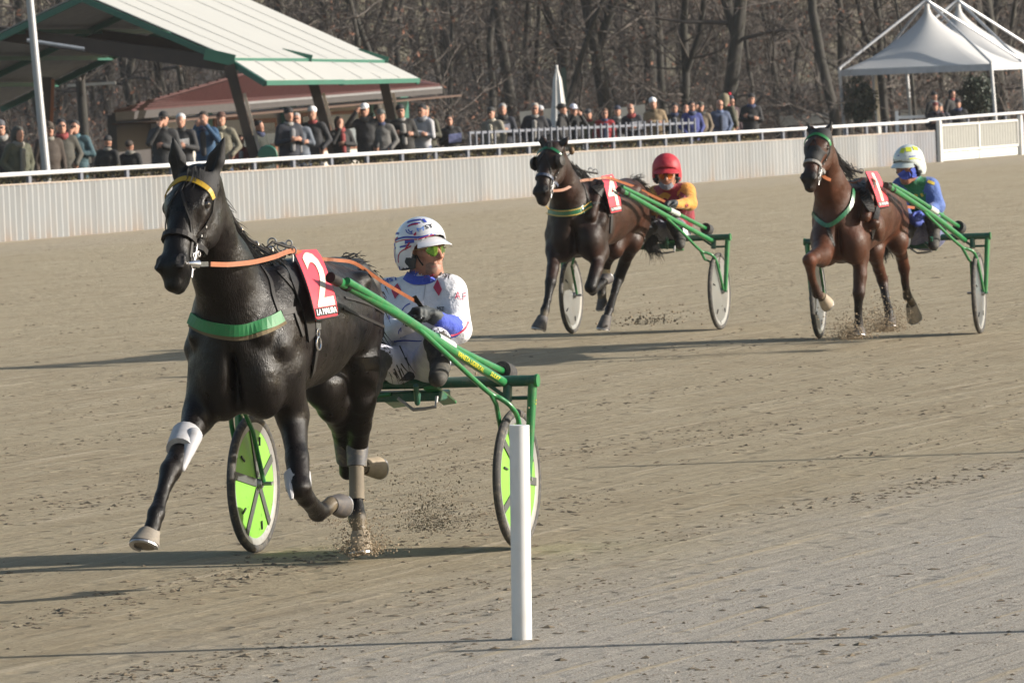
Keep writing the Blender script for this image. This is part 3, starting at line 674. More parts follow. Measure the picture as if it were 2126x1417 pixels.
def wheel(fr, side, root, disc, spokes, spin):
    c = fr.w(0, side * 0.70, 0.35); A = fr.L * side; X = fr.F; R = 0.35
    wl = empty('wheel', c); wl.parent = root; wl.matrix_basis = wmat(root).inverted() @ Matrix.Translation(c)
    tp = [(R - 0.022 + 0.022 * math.cos(a), 0.021 * math.sin(a)) for a in np.linspace(0, 2 * math.pi, 13)]
    MB().lathe(c, A, tp, 56, X).build('tyre', TYRE, wl, smooth=True)
    MB().lathe(c, A, [(R - .040, -.013), (R - .040, .013), (R - .052, .012), (R - .075, .006), (R - .075, -.006), (R - .052, -.012), (R - .040, -.013)], 56, X).build('rim', RIM, wl, smooth=True)
    dk = MB().lathe(c, A, [(R - .068, .004), (.05, .022), (.02, .026), (.02, -.026), (.05, -.022), (R - .068, -.004)], 48, X).build('wheel_disc', disc, wl, smooth=True)
    MB().lathe(c, A, [(.001, .05), (.022, .05), (.028, .035), (.028, -.035), (.022, -.05), (.001, -.05)], 16).build('hub', STEEL, wl, smooth=True)
    Y = A.cross(X)
    for k in range(5):
        a = spin + 2 * math.pi * k / 5; d = X * math.cos(a) + Y * math.sin(a)
        if spokes:
            for o in (1, -1):
                MB().bar(c + d * .03 + A * o * .0265, c + d * (R - .066) + A * o * 0.0075, 0.040, 0.006, up=A).build('spoke', DKSPK, wl)
        a2 = a + 0.45; d2 = X * math.cos(a2) + Y * math.sin(a2)
        for o in (1, -1):
            MB().bar(c + d2 * (R - .15) + A * o * .0165, c + d2 * (R - .105) + A * o * 0.0125, 0.009, 0.006, up=A).build('slot', BLKP, wl)
    MB().bar(c + X * .02 + Y * (R - .08) + A * .009, c + X * .02 + Y * (R - .05) + A * .012, .006, .006).build('valve', STEEL, wl)
    return wl
SH1 = dict(A=[(688, 577, 1.90), (745, 606, 1.62), (840, 661, 1.10), (930, 722, .55), (1045, 793, -.02)], B=[(722, 583, 1.80), (800, 630, 1.35), (880, 683, .85), (960, 729, .3), (1045, 770, -.22)],
           C=[(858, 672, 1.0), (935, 742, .62), (1012, 812, .30), (1040, 827, .24), (1063, 846, .20), (1078, 880, .12)], I=[(1018, 816, .28), (1030, 838, .24)])
def build_sulky(fr, label, disc, spokes, lettering=True, board=True, sh=SH1):
    qf = lambda p: fr.loc(fr.px(*p))
    root = empty('sulky', fr.w(0, 0, 0), label, 'sulky', 'green racing sulkies'); W = fr.w
    for sd, sp in ((1, 0.5), (-1, 0.22)): wheel(fr, sd, root, disc, spokes, sp)
    zb = 0.835; fb = -0.05
    MB().tube([W(fb, -.80, zb), W(fb, .80, zb)], 0.028, 14).build('crossbar', DGREENP, root, smooth=True)
    for sd in (1, -1):
        S = (lambda p: W(*p)) if sd > 0 else (lambda p: W(p[0], -(p[1] - .26 * max(0, min(p[0] - .1, 1))), p[2]))
        MB().tube([W(fb, sd * .801, zb), W(fb, sd * .815, zb)], 0.033, 14).build('bar_cap', GREENP, root, smooth=True)
        MB().tube([S((fb, .785, zb - .01)), S((-.02, .77, .56)), S((0, .757, .34))], [.024, .022, .018], 10).build('outer_fork', GREENP, root, smooth=True)
        if sd > 0: decal_poly('mark', [(1111, 827), (1116, 824), (1116, 852), (1113, 858)], [bvh_of(bpy.data.objects['outer_fork'].data)], YELP, root) if False else None
        MB().tube([S((fb, .655, zb - .01)), S((-.03, .655, .735))], .024, 10).build('inner_post', DGREENP, root, smooth=True)
        MB().tube([S((fb, .67, zb - .085)), S((fb, .80, zb - .085))], .010, 8).build('tie_rod', DGREENP, root)
        MB().tube([S((fb, .56, zb - .02)), S((-.03, .65, .755))], .010, 8).build('gusset', DGREENP, root)
        # long shaft, rear tube and lower stay
        pA = [qf(p) for p in sh['A']]
        MB().tube(arc([S(p) for p in pA], 30), 0.0235, 12).build('shaft', GREENP, root, smooth=True)
        t0_, t1_ = S(pA[0]), S(pA[1]); td = (t1_ - t0_).normalized(); MB().tube([t0_ - td * .012, t0_ + td * .07], .027, 12).build('shaft_tug', BLACK, root, smooth=True); MB().tube([t0_ + td * .14, t0_ + td * .175], .027, 12).build('shaft_band', BLACK, root, smooth=True)
        pB = [qf(p) for p in sh['B']]
        pB = [(a, b - 0.005, c_) for a, b, c_ in pB]
        bp = arc([S(p) for p in pB], 30); MB().tube(bp, 0.019, 12).build('rear_tube', GREENP, root, smooth=True)
        k = 17; MB().tube([bp[k].lerp(bp[k + 3], u) for u in (0, .33, .66, 1)], 0.026, 12).build('tube_sleeve', mat('pale_sleeve', (0.42, 0.46, 0.42), .4, var=.1), root, smooth=True)
        e = bp[-1]; dd = (bp[-1] - bp[-2]).normalized()
        MB().lathe(e - dd * .01, dd, [(.022, .0), (.050, .0), (.052, .01), (.052, .085), (.046, .095), (.001, .095)], 20).build('end_cap', RUBBER, root, smooth=True)
        pC = [qf(p) for p in sh['C']] + [(0.02, .745, .36)]
        pC = [(a, b, c_) for a, b, c_ in pC]
        cp_ = arc([S(p) for p in pC], 32); MB().tube(cp_, 0.013, 10).build('lower_stay', GREENP, root, smooth=True)
        MB().tube([S(qf(sh['I'][0])), S(qf(sh['I'][1])), S((.10, .655, .62)), S((.0, .645, .36))], 0.012, 8).build('inner_stay', GREENP, root, smooth=True)
        MB().tube([W(0, sd * .60, .35), W(0, sd * .78, .35)], .011, 8).build('axle', STEEL, root)
        MB().tube([S((0.3, .30, .80)), S((.55, .38, .77)), S((.62, .40, .86))], .014, 8).build('foot_rest', DGREENP, root)
    # seat and boards
    MB().box(W(-.12, 0, zb + .045), .36, .40, .05, fr.L, fr.F, (0, 0, 1)).build('seat', mat('navy_seat', (0.012, 0.016, 0.03), .6, var=.3, vs=20), root, bevel=0.015)
    MB().box(W(-.10, 0, zb - .065), .62, .16, .05, fr.L, fr.F, (0, 0, 1)).build('seat_board', DGREENP, root, bevel=0.008)
    if board:
        for a, b, wd in ((q1(795, 818, -.0), q1(831, 842, -.22), .075), (q1(893, 803, .02), q1(934, 836, -.25), .075)):
            MB().bar(W(*a), W(*b), wd, .018, up=(0, 0.35, 1)).build('mud_flap', GREENP, root, bevel=0.004)
        MB().tube([W(*q1(826, 826, .05)), W(*q1(842, 838, .05)), W(*q1(858, 850, .06)), W(*q1(882, 848, .06)), W(*q1(905, 844, .06)), W(*q1(907, 822, .05))], .009, 8).build('stirrup', STEEL, root)
    return root
sulky1 = build_sulky(FR1, 'green racing sulky with lime green wheel discs, pulled by the black horse', LIME, True)
# yellow writing on the near shaft
sb = [bvh_of(o.data) for o in bpy.data.objects if o.name in ('shaft',)]
def on_world(o):
    me = o.data; M = wmat(o); return BVHTree.FromPolygons([M @ v.co for v in me.vertices], [tuple(p.vertices) for p in me.polygons])
sb = [on_world(bpy.data.objects['shaft'])]
decal_text('lettering', 'VANETA UDERZAL', [(949, 737), (1003, 772), (1006, 765), (952, 728)], sb, YELP, sulky1, off=0.003)
decal_text('lettering', 'SULKY', [(1017, 778), (1035, 789), (1039, 783), (1021, 771)], sb, YELP, sulky1, off=0.003)
of = [on_world(bpy.data.objects['outer_fork'])]
decal_poly('yellow_mark', [(1112, 825), (1115, 832), (1117, 828), (1115, 842), (1113, 850), (1111, 840)], of, YELP, sulky1)

# ================================================================== driver
def head_bones(s, C, fwd, up, k=1.0, skin=2, ears=True):
    fwd = fwd.normalized(); up = (up - fwd * up.dot(fwd)).normalized(); rt = up.cross(fwd)     # rt = person's left
    P = lambda a, b, c_: C + fwd * a * k + rt * b * k + up * c_ * k
    s.ell(P(-.012, 0, .035), (.098 * k, .077 * k, .090 * k), (fwd, rt, up), k=.02, m=skin)
    s.ell(P(.030, 0, -.030), (.066 * k, .060 * k, .085 * k), (fwd, rt, up), k=.03, m=skin)
    s.bone(P(.070, 0, -.098), P(.070, 0, -.090), .024 * k, .026 * k, .025, side=rt, fa=1.2, m=skin)           # chin
    for sd in (1, -1):
        s.bone(P(.062, sd * .020, -.092), P(-.002, sd * .056, -.052), .020 * k, .020 * k, .03, m=skin)         # jaw
        s.bone(P(.072, sd * .036, -.018), P(.055, sd * .050, -.012), .018 * k, .018 * k, .02, m=skin)          # cheekbone
        s.bone(P(.086, sd * .012, .030), P(.074, sd * .046, .026), .011 * k, .010 * k, .014, m=skin)           # brow
        s.ell(P(.094, sd * .031, .008), (.016 * k, .017 * k, .011 * k), (fwd, rt, up), k=.012, sub=True, m=-1)
        s.ell(P(.076, sd * .031, .008), (.013 * k,) * 3, (fwd, rt, up), k=.004, m=skin)
        s.bone(P(.098, sd * .010, -.034), P(.090, sd * .013, -.032), .007 * k, .007 * k, .008, m=skin)
        if ears: s.ell(P(-.012, sd * .078, -.004), (.018 * k, .008 * k, .030 * k), (fwd, rt, up), k=.008, m=skin)
    s.bone(P(.088, 0, .016), P(.114, 0, -.028), .009 * k, .014 * k, .012, m=skin)                               # nose
    s.bone(P(.090, -.020, -.058), P(.090, .020, -.058), .008 * k, .008 * k, .006, m=skin)
    s.bone(P(.088, -.017, -.069), P(.088, .017, -.069), .009 * k, .009 * k, .006, m=skin)
    s.ell(P(.104, 0, -.0635), (.016 * k, .022 * k, .0022 * k), (fwd, rt, up), k=.003, sub=True, m=-1)
    return P
def hand_bones(s, wrist, d, palm_n, thumb, m, k=1.0, curl=1.0):
    """gripping hand: d = direction of the knuckles, palm_n = where the palm faces, thumb = side of the thumb"""
    d = d.normalized(); palm_n = (palm_n - d * palm_n.dot(d)).normalized(); t = d.cross(palm_n); t = t if t.dot(thumb) > 0 else -t
    s.bone(wrist, wrist + d * .035 * k, .026 * k, .030 * k, .02, side=t, fa=1.15, m=m)
    s.bone(wrist + d * .03 * k, wrist + d * .080 * k, .022 * k, .020 * k, .02, side=t, fa=1.9, m=m)
    for i, (o, L) in enumerate(((.030, .92), (.010, 1.0), (-.010, .95), (-.029, .78))):
        b = wrist + d * .085 * k + t * o * k; a = curl
        p1 = b + (d * math.cos(.9 * a) + palm_n * math.sin(.9 * a)) * .040 * L * k
        p2 = p1 + (d * math.cos(2.3 * a) + palm_n * math.sin(2.3 * a)) * .028 * L * k
        p3 = p2 + (d * math.cos(3.2 * a) + palm_n * math.sin(3.2 * a)) * .020 * L * k
        for q, r_, ra, rb in ((b, p1, .0115, .0105), (p1, p2, .0105, .0095), (p2, p3, .0095, .0085)): s.bone(q, r_, ra * k, rb * k, .004, m=m)
    b = wrist + d * .03 * k + t * .028 * k; p1 = b + (d * .5 + t * .6 + palm_n * .5).normalized() * .038 * k; p2 = p1 + (d * .9 + palm_n * .5 - t * .2).normalized() * .032 * k
    s.bone(b, p1, .014 * k, .012 * k, .01, m=m); s.bone(p1, p2, .012 * k, .0095 * k, .005, m=m)

def helmet(C, fwd, up, k, shell, parent, h=0.008):
    fwd = fwd.normalized(); up = (up - fwd * up.dot(fwd)).normalized(); rt = up.cross(fwd); P = lambda a, b, c_: C + fwd * a * k + rt * b * k + up * c_ * k
    s = SDF(); s.ell(P(-.012, 0, .040), (.142 * k, .124 * k, .128 * k), (fwd, rt, up), m=0)
    s.bone(P(-.045, .050, -.045), P(-.045, -.050, -.045), .078 * k, .078 * k, .05, m=0)
    s.ell(P(.010, 0, .005), (.118 * k, .103 * k, .118 * k), (fwd, rt, up), k=.006, sub=True, m=1)
    s.ell(P(.125, 0, -.058), (.125 * k, .150 * k, .108 * k), (fwd, rt, up), k=.012, sub=True, m=1)
    s.ell(P(.0, 0, -.155), (.20 * k, .20 * k, .070 * k), (fwd, rt, up), k=.010, sub=True, m=1)
    me = s.mesh('helmet', h, 2); o = link('helmet', me, [shell, mat('helmet_lining', (0.02, 0.02, 0.021), .9)], parent)
    # peak
    pts = []; n = 13
    vs = []
    for i in range(n):
        a = -.95 + 1.9 * i / (n - 1)
        for ra, dz in ((.100, .056), (.152 + .010 * math.cos(a * 1.3), .012)):
            for tz in (0.0, -.006): vs.append(P(ra * math.cos(a) * (1.0 if ra < .15 else 1.03) - .002, ra * math.sin(a) * .92, dz + tz - .012 * abs(math.sin(a)) * (1 if ra > .15 else 0)))
    fs = []
    for i in range(n - 1):
        b = i * 4; c_ = b + 4
        fs += [(b, b + 2, c_ + 2, c_), (b + 1, c_ + 1, c_ + 3, b + 3), (b + 2, b + 3, c_ + 3, c_ + 2), (b, c_, c_ + 1, b + 1)]
    fs += [(0, 1, 3, 2), (4 * n - 4, 4 * n - 2, 4 * n - 1, 4 * n - 3)]
    pk = MB().add(vs, fs).build('helmet_peak', shell, o, smooth=True)
    return o, me, P
def glasses(P, k, parent, lens, frame):
    root = None; g = MB()
    for sd in (1, -1):
        c = [P(.108 - .010 * abs(y - .0) / .03 - (.012 if y > .045 else 0), sd * y, z) for y, z in ((.008, .018), (.030, .022), (.054, .016), (.058, .0), (.046, -.020), (.026, -.026), (.012, -.014))]
        n = (c[1] - c[0]).cross(c[3] - c[0]).normalized(); n = n if n.dot(P(1, 0, 0) - P(0, 0, 0)) > 0 else -n
        l = MB().plate(c, n, .003).build('lens', lens, parent, smooth=False)
        MB().tube(c + [c[0]], .0022, 6).build('lens_frame', frame, parent)
        MB().tube([P(.090, sd * .058, .012), P(.02, sd * .080, .008)], .0022, 6).build('temple', frame, parent)
    MB().tube([P(.106, .010, .014), P(.112, 0, .018), P(.106, -.010, .014)], .0022, 6).build('bridge', frame, parent)

SKIN = mat('skin', (0.30, 0.135, 0.085), 0.5, var=0.22, vs=22, sss=0.1, bump=0.003, bs=150)
def cloth(name, col, **k):
    k.setdefault('dirt', (col[0] * .6, col[1] * .55, col[2] * .5)); k.setdefault('dirt_amt', .35); return mat(name, col, k.pop('rough', .75), var=k.pop('var', .08), vs=k.pop('vs', 7), bump=k.pop('bump', .035), bs=k.pop('bs', 8), sheen=.15, **k)
def build_driver(fr, B, mats, label, h=0.010, face=(0.6, 0), helm=None, hk=1.0, glass=None):
    """B: body landmarks (px, py, forward[, radius])"""
    J = lambda p: fr.px(*p[:3]); L, F, Z = fr.L, fr.F, Vector((0, 0, 1))
    root = empty('person', J(B['pelvis']), label, 'person', 'sulky drivers'); s = SDF()
    pe, wa, ch = J(B['pelvis']), J(B['waist']), J(B['chest']); sl, sr, nk = J(B['shL']), J(B['shR']), J(B['neck'])
    sd = (sl - sr).normalized()
    s.bone(pe, wa, .135, .135, .05, side=sd, fa=1.35, m=1); s.bone(wa, ch, .140, .145, .05, side=sd, fa=1.4, fb=1.55, m=0, bias=.01)
    s.bone(ch, ch.lerp(nk, .75), .12, .07, .06, side=sd, fa=1.5, fb=1.9, m=0, bias=.01); s.bone(sl, sr, .078, .078, .05, m=0)
    s.bone(ch.lerp(nk, .9), nk, .062, .060, .02, m=6); C = J(B['head'])
    s.bone(nk, C + Vector((0, 0, -.05)), .055, .055, .02, m=2, bias=-.01)
    a = face[0]; fwd = Vector((math.sin(a) * math.cos(face[1]), -math.cos(a) * math.cos(face[1]), math.sin(face[1])))
    up = Vector((face[2] if len(face) > 2 else 0, 0, 1))
    P = head_bones(s, C + fwd * .010, fwd, up, hk * 1.08, 2)
    for sh, el, wr, key in ((sl, 'elL', 'wrL', 'L'), (sr, 'elR', 'wrR', 'R')):
        e_ = J(B[el]); w_ = J(B[wr]); m_ = e_.lerp(w_, .45)
        s.bone(sh, e_, .072 * B.get('puff', 1), .062 * B.get('puff', 1), .03, m=B.get('upper', 0), bias=.008); s.bone(e_, m_, .057, .050, .03, m=(5 if key == 'L' else 0) if 'fore' not in B else B['fore']); s.bone(m_, w_, .050, .038, .02, m=(5 if key == 'L' else 0) if 'fore' not in B else B['fore'])
        d = (w_ - e_).normalized()
        if len(B[wr]) > 3: d = Vector(B[wr][3])
        hand_bones(s, w_, d, Vector((-.5 if key == 'L' else .5, -.6, -.5)), Vector((0, 0, 1)), 3, 1.2)
    for hp_, kn, an, to in (('hipL', 'knL', 'anL', 'toL'), ('hipR', 'knR', 'anR', 'toR')):
        a_, b_, c_, d_ = [J(B[q]) for q in (hp_, kn, an, to)]
        s.bone(a_, b_, .098, .070, .03, m=1); s.bone(b_, b_.lerp(c_, .5), .058, .056, .02, m=4 if B.get('gaiter', True) else 1, bias=.012); s.bone(b_.lerp(c_, .5), c_, .056, .046, .02, m=4)
        s.bone(c_, d_, .046, .036, .02, side=L, fa=1.1, m=4); s.bone(c_.lerp(d_, .5) - Z * .015, d_ - Z * .008, .038, .034, .02, side=L, fa=1.2, m=4)
    for b in B.get('bands', []): pass
    me = s.mesh('body', h, 1)
    link('body', me, mats, root); bv = bvh_of(me)
    hf_ = (fwd + Vector((0, 0, .10))).normalized(); C2 = C + up * .010
    ho, hme, HP = helmet(C2, hf_, up, hk * .985, helm, root, 0.009)
    hb = [bvh_of(hme)]
    MB().tube([HP(.03, .078, -.03), HP(.055, .062, -.085), HP(.072, .0, -.118), HP(.055, -.062, -.085), HP(.03, -.078, -.03)], .005, 6).build('chin_strap', BLACK, root)
    for s_ in (1, -1): MB().tube([HP(-.02, s_ * .094, -.015), HP(.0, s_ * .09, -.055), HP(-.01, s_ * .075, -.09)], [.028, .034, .022], 10, flat=fwd).build('ear_pad', mat('grey_padding', (0.03, 0.034, 0.036), .85), root, smooth=True)
    if glass: glasses(P, hk, root, *glass)
    return root, me, bv, hb, P, HP
WJ = cloth('white_jacket', (0.58, 0.58, 0.62)); WP = cloth('white_breeches', (0.50, 0.50, 0.58), dirt=(.28, .22, .16), dirt_amt=.35)
BLU = cloth('blue_sleeve', (0.03, 0.06, 0.38)); GLV = mat('grey_glove', (0.045, 0.052, 0.055), .7, var=.3, vs=30, bump=.003, bs=60)
BOOT = mat('muddy_boot', (0.028, 0.027, 0.024), .75, var=.3, vs=12, dirt=(.16, .14, .11), dirt_amt=.5)
HW = mat('white_helmet', (0.56, 0.56, 0.59), .18, var=.04, coat=.8)
GLS = mat('green_mirror', (0.13, 0.26, 0.05), .12, .8, var=.5, vs=60)
B1 = dict(puff=1.18, pelvis=(862, 752, -.16), waist=(864, 715, -.17), chest=(870, 650, -.13), shL=(934, 606, -.10), shR=(808, 612, -.18), neck=(872, 578, -.12), head=(878, 521, -.10),
          elL=(950, 684, .0), wrL=(914, 664, .20, (-.85, -.25, .5)), elR=(790, 690, .02), wrR=(850, 676, .26, (.5, -.4, .75)),
          hipL=(893, 762, -.10), knL=(908, 708, .34), anL=(914, 762, .44), toL=(908, 785, .60), hipR=(832, 762, -.10), knR=(786, 742, .36), anR=(772, 800, .48), toR=(764, 815, .62))
drv1, dme1, dbv1, dhb1, DP1, HP1 = build_driver(FR1, B1, [WJ, WP, SKIN, GLV, BOOT, BLU, BLU], 'sulky driver in white silks with red diamonds, white helmet and green mirrored glasses', 0.009, (0.74, 0.02, 0.0), HW, 1.0,
                                  (GLS, mat('gold_wire', (.5, .4, .2), .3, .9)))

# prints on the silks and helmet
T = [dbv1]
decal_poly('red_diamond', [(826, 588), (834, 603), (821, 621), (813, 603)], T, REDP, drv1)
decal_poly('red_diamond', [(909, 580), (918, 601), (912, 615), (900, 597)], T, REDP, drv1)
decal_text('lettering', 'A.F', [(944, 621), (967, 624), (967, 608), (944, 605)], T, REDP, drv1, off=0.006)
decal_text('lettering', 'MST', [(908, 645), (923, 647), (923, 637), (908, 636)], T, BLKP, drv1, off=0.004, thick=.02)
decal_text('lettering', 'MST', [(796, 590), (828, 581), (826, 573), (794, 582)], T, BLUP if False else BLUEP, drv1, off=0.004, thick=.02)
decal_text('lettering', 'MST', [(912, 572), (934, 580), (937, 571), (915, 564)], T, BLKP, drv1, off=0.004, thick=.02)
for pl in ([(833, 688), (835, 674), (830, 660), (836, 640), (846, 632), (852, 630)], [(807, 655), (810, 668), (809, 688), (812, 702), (822, 708)], [(818, 709), (840, 706), (870, 708), (894, 706)], [(832, 700), (826, 690), (834, 680)]):
    strap('blue_seam', T, pl, .006, BLUEP, drv1, t=.001, off=.002)
strap('collar', T, [(841, 568), (852, 580), (868, 584), (884, 583), (898, 574)], .045, BLU, drv1, t=.010, off=.003)
strap('collar_edge', T, [(884, 573), (894, 571), (900, 568)], .010, REDP, drv1, t=.003, off=.010)
strap('cuff_piping', T, [(972, 668), (966, 682), (950, 692), (935, 697)], .010, REDP, drv1, t=.002, off=.003)
for pl in ([(846, 560), (842, 575)], [(884, 588), (880, 620), (874, 660)]): strap('jacket_seam', T, pl, .004, mat('grey_thread', (.3, .3, .34)), drv1, t=.001, off=.002)
HB = dhb1
decal_text('lettering', 'M', [(868, 481), (880, 479), (879, 471), (865, 474)], HB, mat('light_blue_print', (.10, .22, .6), .4), drv1, off=.003, thick=.02)
decal_text('lettering', 'ST', [(884, 476), (901, 472), (897, 465), (881, 468)], HB, BLKP, drv1, off=.003, thick=.02)
decal_poly('red_crest', [(858, 487), (864, 481), (865, 487), (861, 490)], HB, REDP, drv1, off=.003)
for pl in ([(843, 477), (845, 483), (851, 486), (857, 485)], [(848, 476), (850, 481), (856, 483)], [(857, 479), (853, 482)]): strap('antler_print', HB, pl, .005, BLUEP, drv1, t=.001, off=.002)
for pl, mm, ww in (([(846, 462), (856, 458), (868, 457), (874, 456)], BLUEP, .014), ([(846, 471), (853, 465), (864, 463), (873, 463)], BLUEP, .007), ([(848, 470), (856, 466), (868, 465)], REDP, .009), ([(878, 455), (884, 462)], BLUEP, .014),
                   ([(822, 498), (835, 493), (850, 492), (868, 493), (888, 489), (910, 483)], BLUEP, .010), ([(822, 503), (835, 498), (850, 497), (866, 497)], REDP, .006), ([(868, 497), (885, 491), (900, 487)], REDP, .005),
                   ([(819, 508), (830, 505), (845, 502), (860, 500)], BLUEP, .018), ([(820, 515), (835, 512), (850, 508)], BLUEP, .010), ([(842, 518), (846, 510), (851, 503)], REDP, .009), ([(828, 545), (826, 532), (832, 520), (846, 516), (854, 510)], REDP, .006),
                   ([(823, 545), (819, 530), (818, 516)], BLUEP, .008), ([(816, 490), (824, 484), (828, 485)], BLUEP, .012), ([(817, 503), (826, 493)], REDP, .012), ([(829, 552), (831, 560)], BLUEP, .006)):
    strap('helmet_print', HB, pl, ww, mm, drv1, t=.001, off=.002)

STUB = mat('stubble_skin', (0.17, 0.095, 0.07), .6, var=.3, vs=60)
decal_poly('stubble', [(884, 548), (893, 544), (904, 547), (908, 556), (905, 566), (896, 572), (884, 566)], T, STUB, drv1, off=.002, step=3)
decal_poly('lips', [(895, 552), (904, 552), (906, 554), (896, 555)], T, mat('lips', (.20, .06, .05), .5), drv1, off=.004, step=3)
decal_poly('cheek_shade', [(870, 530), (882, 534), (880, 546), (870, 542)], T, mat('cheek_shade_skin', (.24, .10, .065), .55, var=.2, vs=30), drv1, off=.002, step=3)  # darker skin patch paints the shaded side of the face
# ================================================================== second team
g2 = gnd(1342, 688); FR2 = Frame((g2.x, g2.y, 0), math.radians(17))
H2 = dict(
    mass=[(1196, 455, 2.08, (0.36, 0.250, 0.34)), (1222, 448, 1.8, (0.42, 0.265, 0.325)), (1252, 440, 1.45, (0.50, 0.275, 0.30)), (1280, 430, 1.08, (0.42, 0.235, 0.25)), (1302, 428, .72, (0.36, 0.20, 0.255)),
          (1170, 500, 2.32, (0.14, 0.12, 0.19)), (1226, 500, 2.28, (0.14, 0.13, 0.18)), (1318, 450, .66, (0.24, 0.12, 0.25)), (1280, 450, .66, (0.24, 0.12, 0.22)), (1238, 450, 2.05, (0.22, 0.13, 0.27))],
    neck=[(1152, 315, 2.62, .090, 1.0), (1160, 350, 2.52, .115, .85), (1172, 388, 2.36, .160, .80), (1188, 420, 2.20, .21, .85)],
    head=dict(poll=(1146, 305, 2.68), nose=(1124, 402, 2.98), yaw=-0.22, k=1.16),
    ears=[((1164, 304, 2.64), (1182, 282, 2.64)), ((1128, 300, 2.64), (1124, 281, 2.64))],
    LF=[(1234, 490, 2.15, .145), (1246, 522, 2.16, .095), (1238, 560, 2.36, .066), (1226, 596, 2.48, .057), (1230, 604, 2.38, .042), (1243, 592, 2.16, .042), (1250, 588, 2.08, .034), (1254, 582, 2.05, .038)],
    RF=[(1158, 492, 2.25, .140), (1151, 520, 2.34, .094), (1148, 556, 2.50, .062), (1143, 586, 2.62, .053), (1137, 622, 2.70, .035), (1131, 645, 2.74, .043), (1129, 655, 2.78, .036), (1128, 660, 2.80, .042)],
    LH=[(1322, 455, .64, .14), (1313, 500, .82, .112), (1297, 544, .62, .062), (1284, 578, .52, .056), (1276, 606, .68, .038), (1265, 643, .90, .043), (1262, 652, .94, .036), (1260, 658, .96, .042)],
    RH=[(1288, 480, .90, .13), (1276, 515, 1.02, .10), (1262, 538, .78, .058), (1256, 556, .68, .052), (1254, 580, .70, .036), (1249, 610, .72, .042), (1250, 617, .72, .036), (1250, 622, .73, .04)],
    hooves=dict(LF=((1253, 583, 2.05, .042), (1258, 572, 1.99, .060), (0.6, 0, -1), DHOOF), RF=((1128, 657, 2.80, .045), (1121, 684, 2.83, .066), (0.8, -.2, -.1), DHOOF),
                LH=((1260, 656, .96, .045), (1254, 684, .99, .062), (1, -.1, 0), DHOOF), RH=((1250, 620, .73, .042), (1252, 640, .72, .058), (1, 0, -.1), DHOOF)),
    black_to=0.78, muzzle=.75, chest_dark=0.55, dust=[('RF', 0.0, .25), ('RH', 0.1, .35)])
H2['lk'] = .91; H2['bk'] = .94
coat2 = coat_mat('dark_bay_coat', (0.030, 0.0115, 0.0060), (0.006, 0.0048, 0.0045), 0.38, spec=.21)
horse2, body2, bv2, hp2, hax2 = build_horse(FR2, H2, coat2, 'dark bay trotter wearing saddle cloth number 4, middle horse', 0.015)
J2 = FR2.px
GRN2 = mat('green_leather', (0.01, 0.11, 0.04), .35, var=.15, vs=20, coat=.3)
surf2 = bridle(hp2, hax2, FR2, horse2, bv2, GRN2, mat('blue_noseband', (0.03, 0.04, 0.07), .5))
for sd in (1, -1):
    c = hp2(.36, sd * .125, .02); MB().lathe(c, hax2[1] * sd + hax2[2] * .1, [(.001, .03), (.045, .022), (.066, -.01), (.060, -.012), (.04, .014), (.001, .022)], 16).build('blinker', BLACK, horse2, smooth=True)
hair('mane', [J2(1160, 325, 2.5), J2(1183, 345, 2.3), J2(1200, 358, 2.1), J2(1214, 360, 1.95)], lambda t: FR2.L * 0.5 - FR2.F * 0.5 + Vector((0, 0, -0.6)), MANE, horse2, 160, 0.10, 0.0045, 0.05, 0.03, 13)
hair('forelock', [J2(1138, 297, 2.76), J2(1146, 296, 2.77)], lambda t: Vector((0, 0, -1)) + FR2.F * 0.35, MANE, horse2, 40, 0.12, 0.004, 0.02, 0.0, 14)
hair('dock_hair', [J2(1312, 376, .62), J2(1325, 380, .45), J2(1335, 398, .36), J2(1342, 425, .30)], lambda t: Vector((0, 0, 1)) * (.4 - t * 1.6) + FR2.L * 0.5 - FR2.F * 0.7, MANE, horse2, 400, 0.07, 0.005, 0.06, 0.03, 15)
hair('tail', [J2(1336, 440, .30), J2(1335, 470, .28), J2(1342, 490, .26), J2(1352, 498, .22)], lambda t: Vector((0, 0, -1)) + FR2.L * 0.35 - FR2.F * 0.2, MANE, horse2, 420, 0.17, 0.005, 0.07, 0.02, 16)
MB().tube([J2(1168, 322, 2.5), J2(1186, 340, 2.35), J2(1200, 350, 2.2), J2(1214, 356, 2.0), J2(1240, 360, 1.8)], 0.011, 6).build('checkrein', BLACK, horse2)
MB().ball(J2(1187, 313, 2.5), .026, 8, (1, 1, 1.4)).build('ear_plug', mat('brown_plug', (.12, .07, .03)), horse2, smooth=True)
MB().tube([J2(1187, 316, 2.5), J2(1176, 326, 2.5)], .004, 6).build('plug_cord', BLACK, horse2)
strap('breast_collar', bv2, [(1131, 430), (1140, 438), (1160, 443), (1185, 442), (1205, 437), (1229, 426)], 0.060, GRN2, horse2, t=0.014, off=0.004, n=24)
for dy in (-5.5, 5.5): strap('collar_piping', bv2, [(1131, 430 + dy), (1140, 438 + dy), (1160, 443 + dy), (1185, 442 + dy), (1205, 437 + dy), (1229, 426 + dy)], 0.007, mat('gold_piping', (.55, .33, .06)), horse2, t=0.006, off=0.016, n=24)
strap('neck_strap', bv2, [(1204, 372), (1216, 395), (1224, 425)], 0.020, BLACK, horse2)
strap('trace', bv2, [(1229, 424), (1244, 420), (1256, 418)], 0.028, BLACK, horse2, t=0.008)
strap('saddle_pad', bv2, [(1222, 360), (1240, 385), (1254, 410), (1266, 445)], 0.11, BLACK, horse2, t=0.008, off=0.004, n=20)
strap('girth', bv2, [(1268, 444), (1268, 465), (1266, 484)], 0.045, BLACK, horse2, t=0.010)
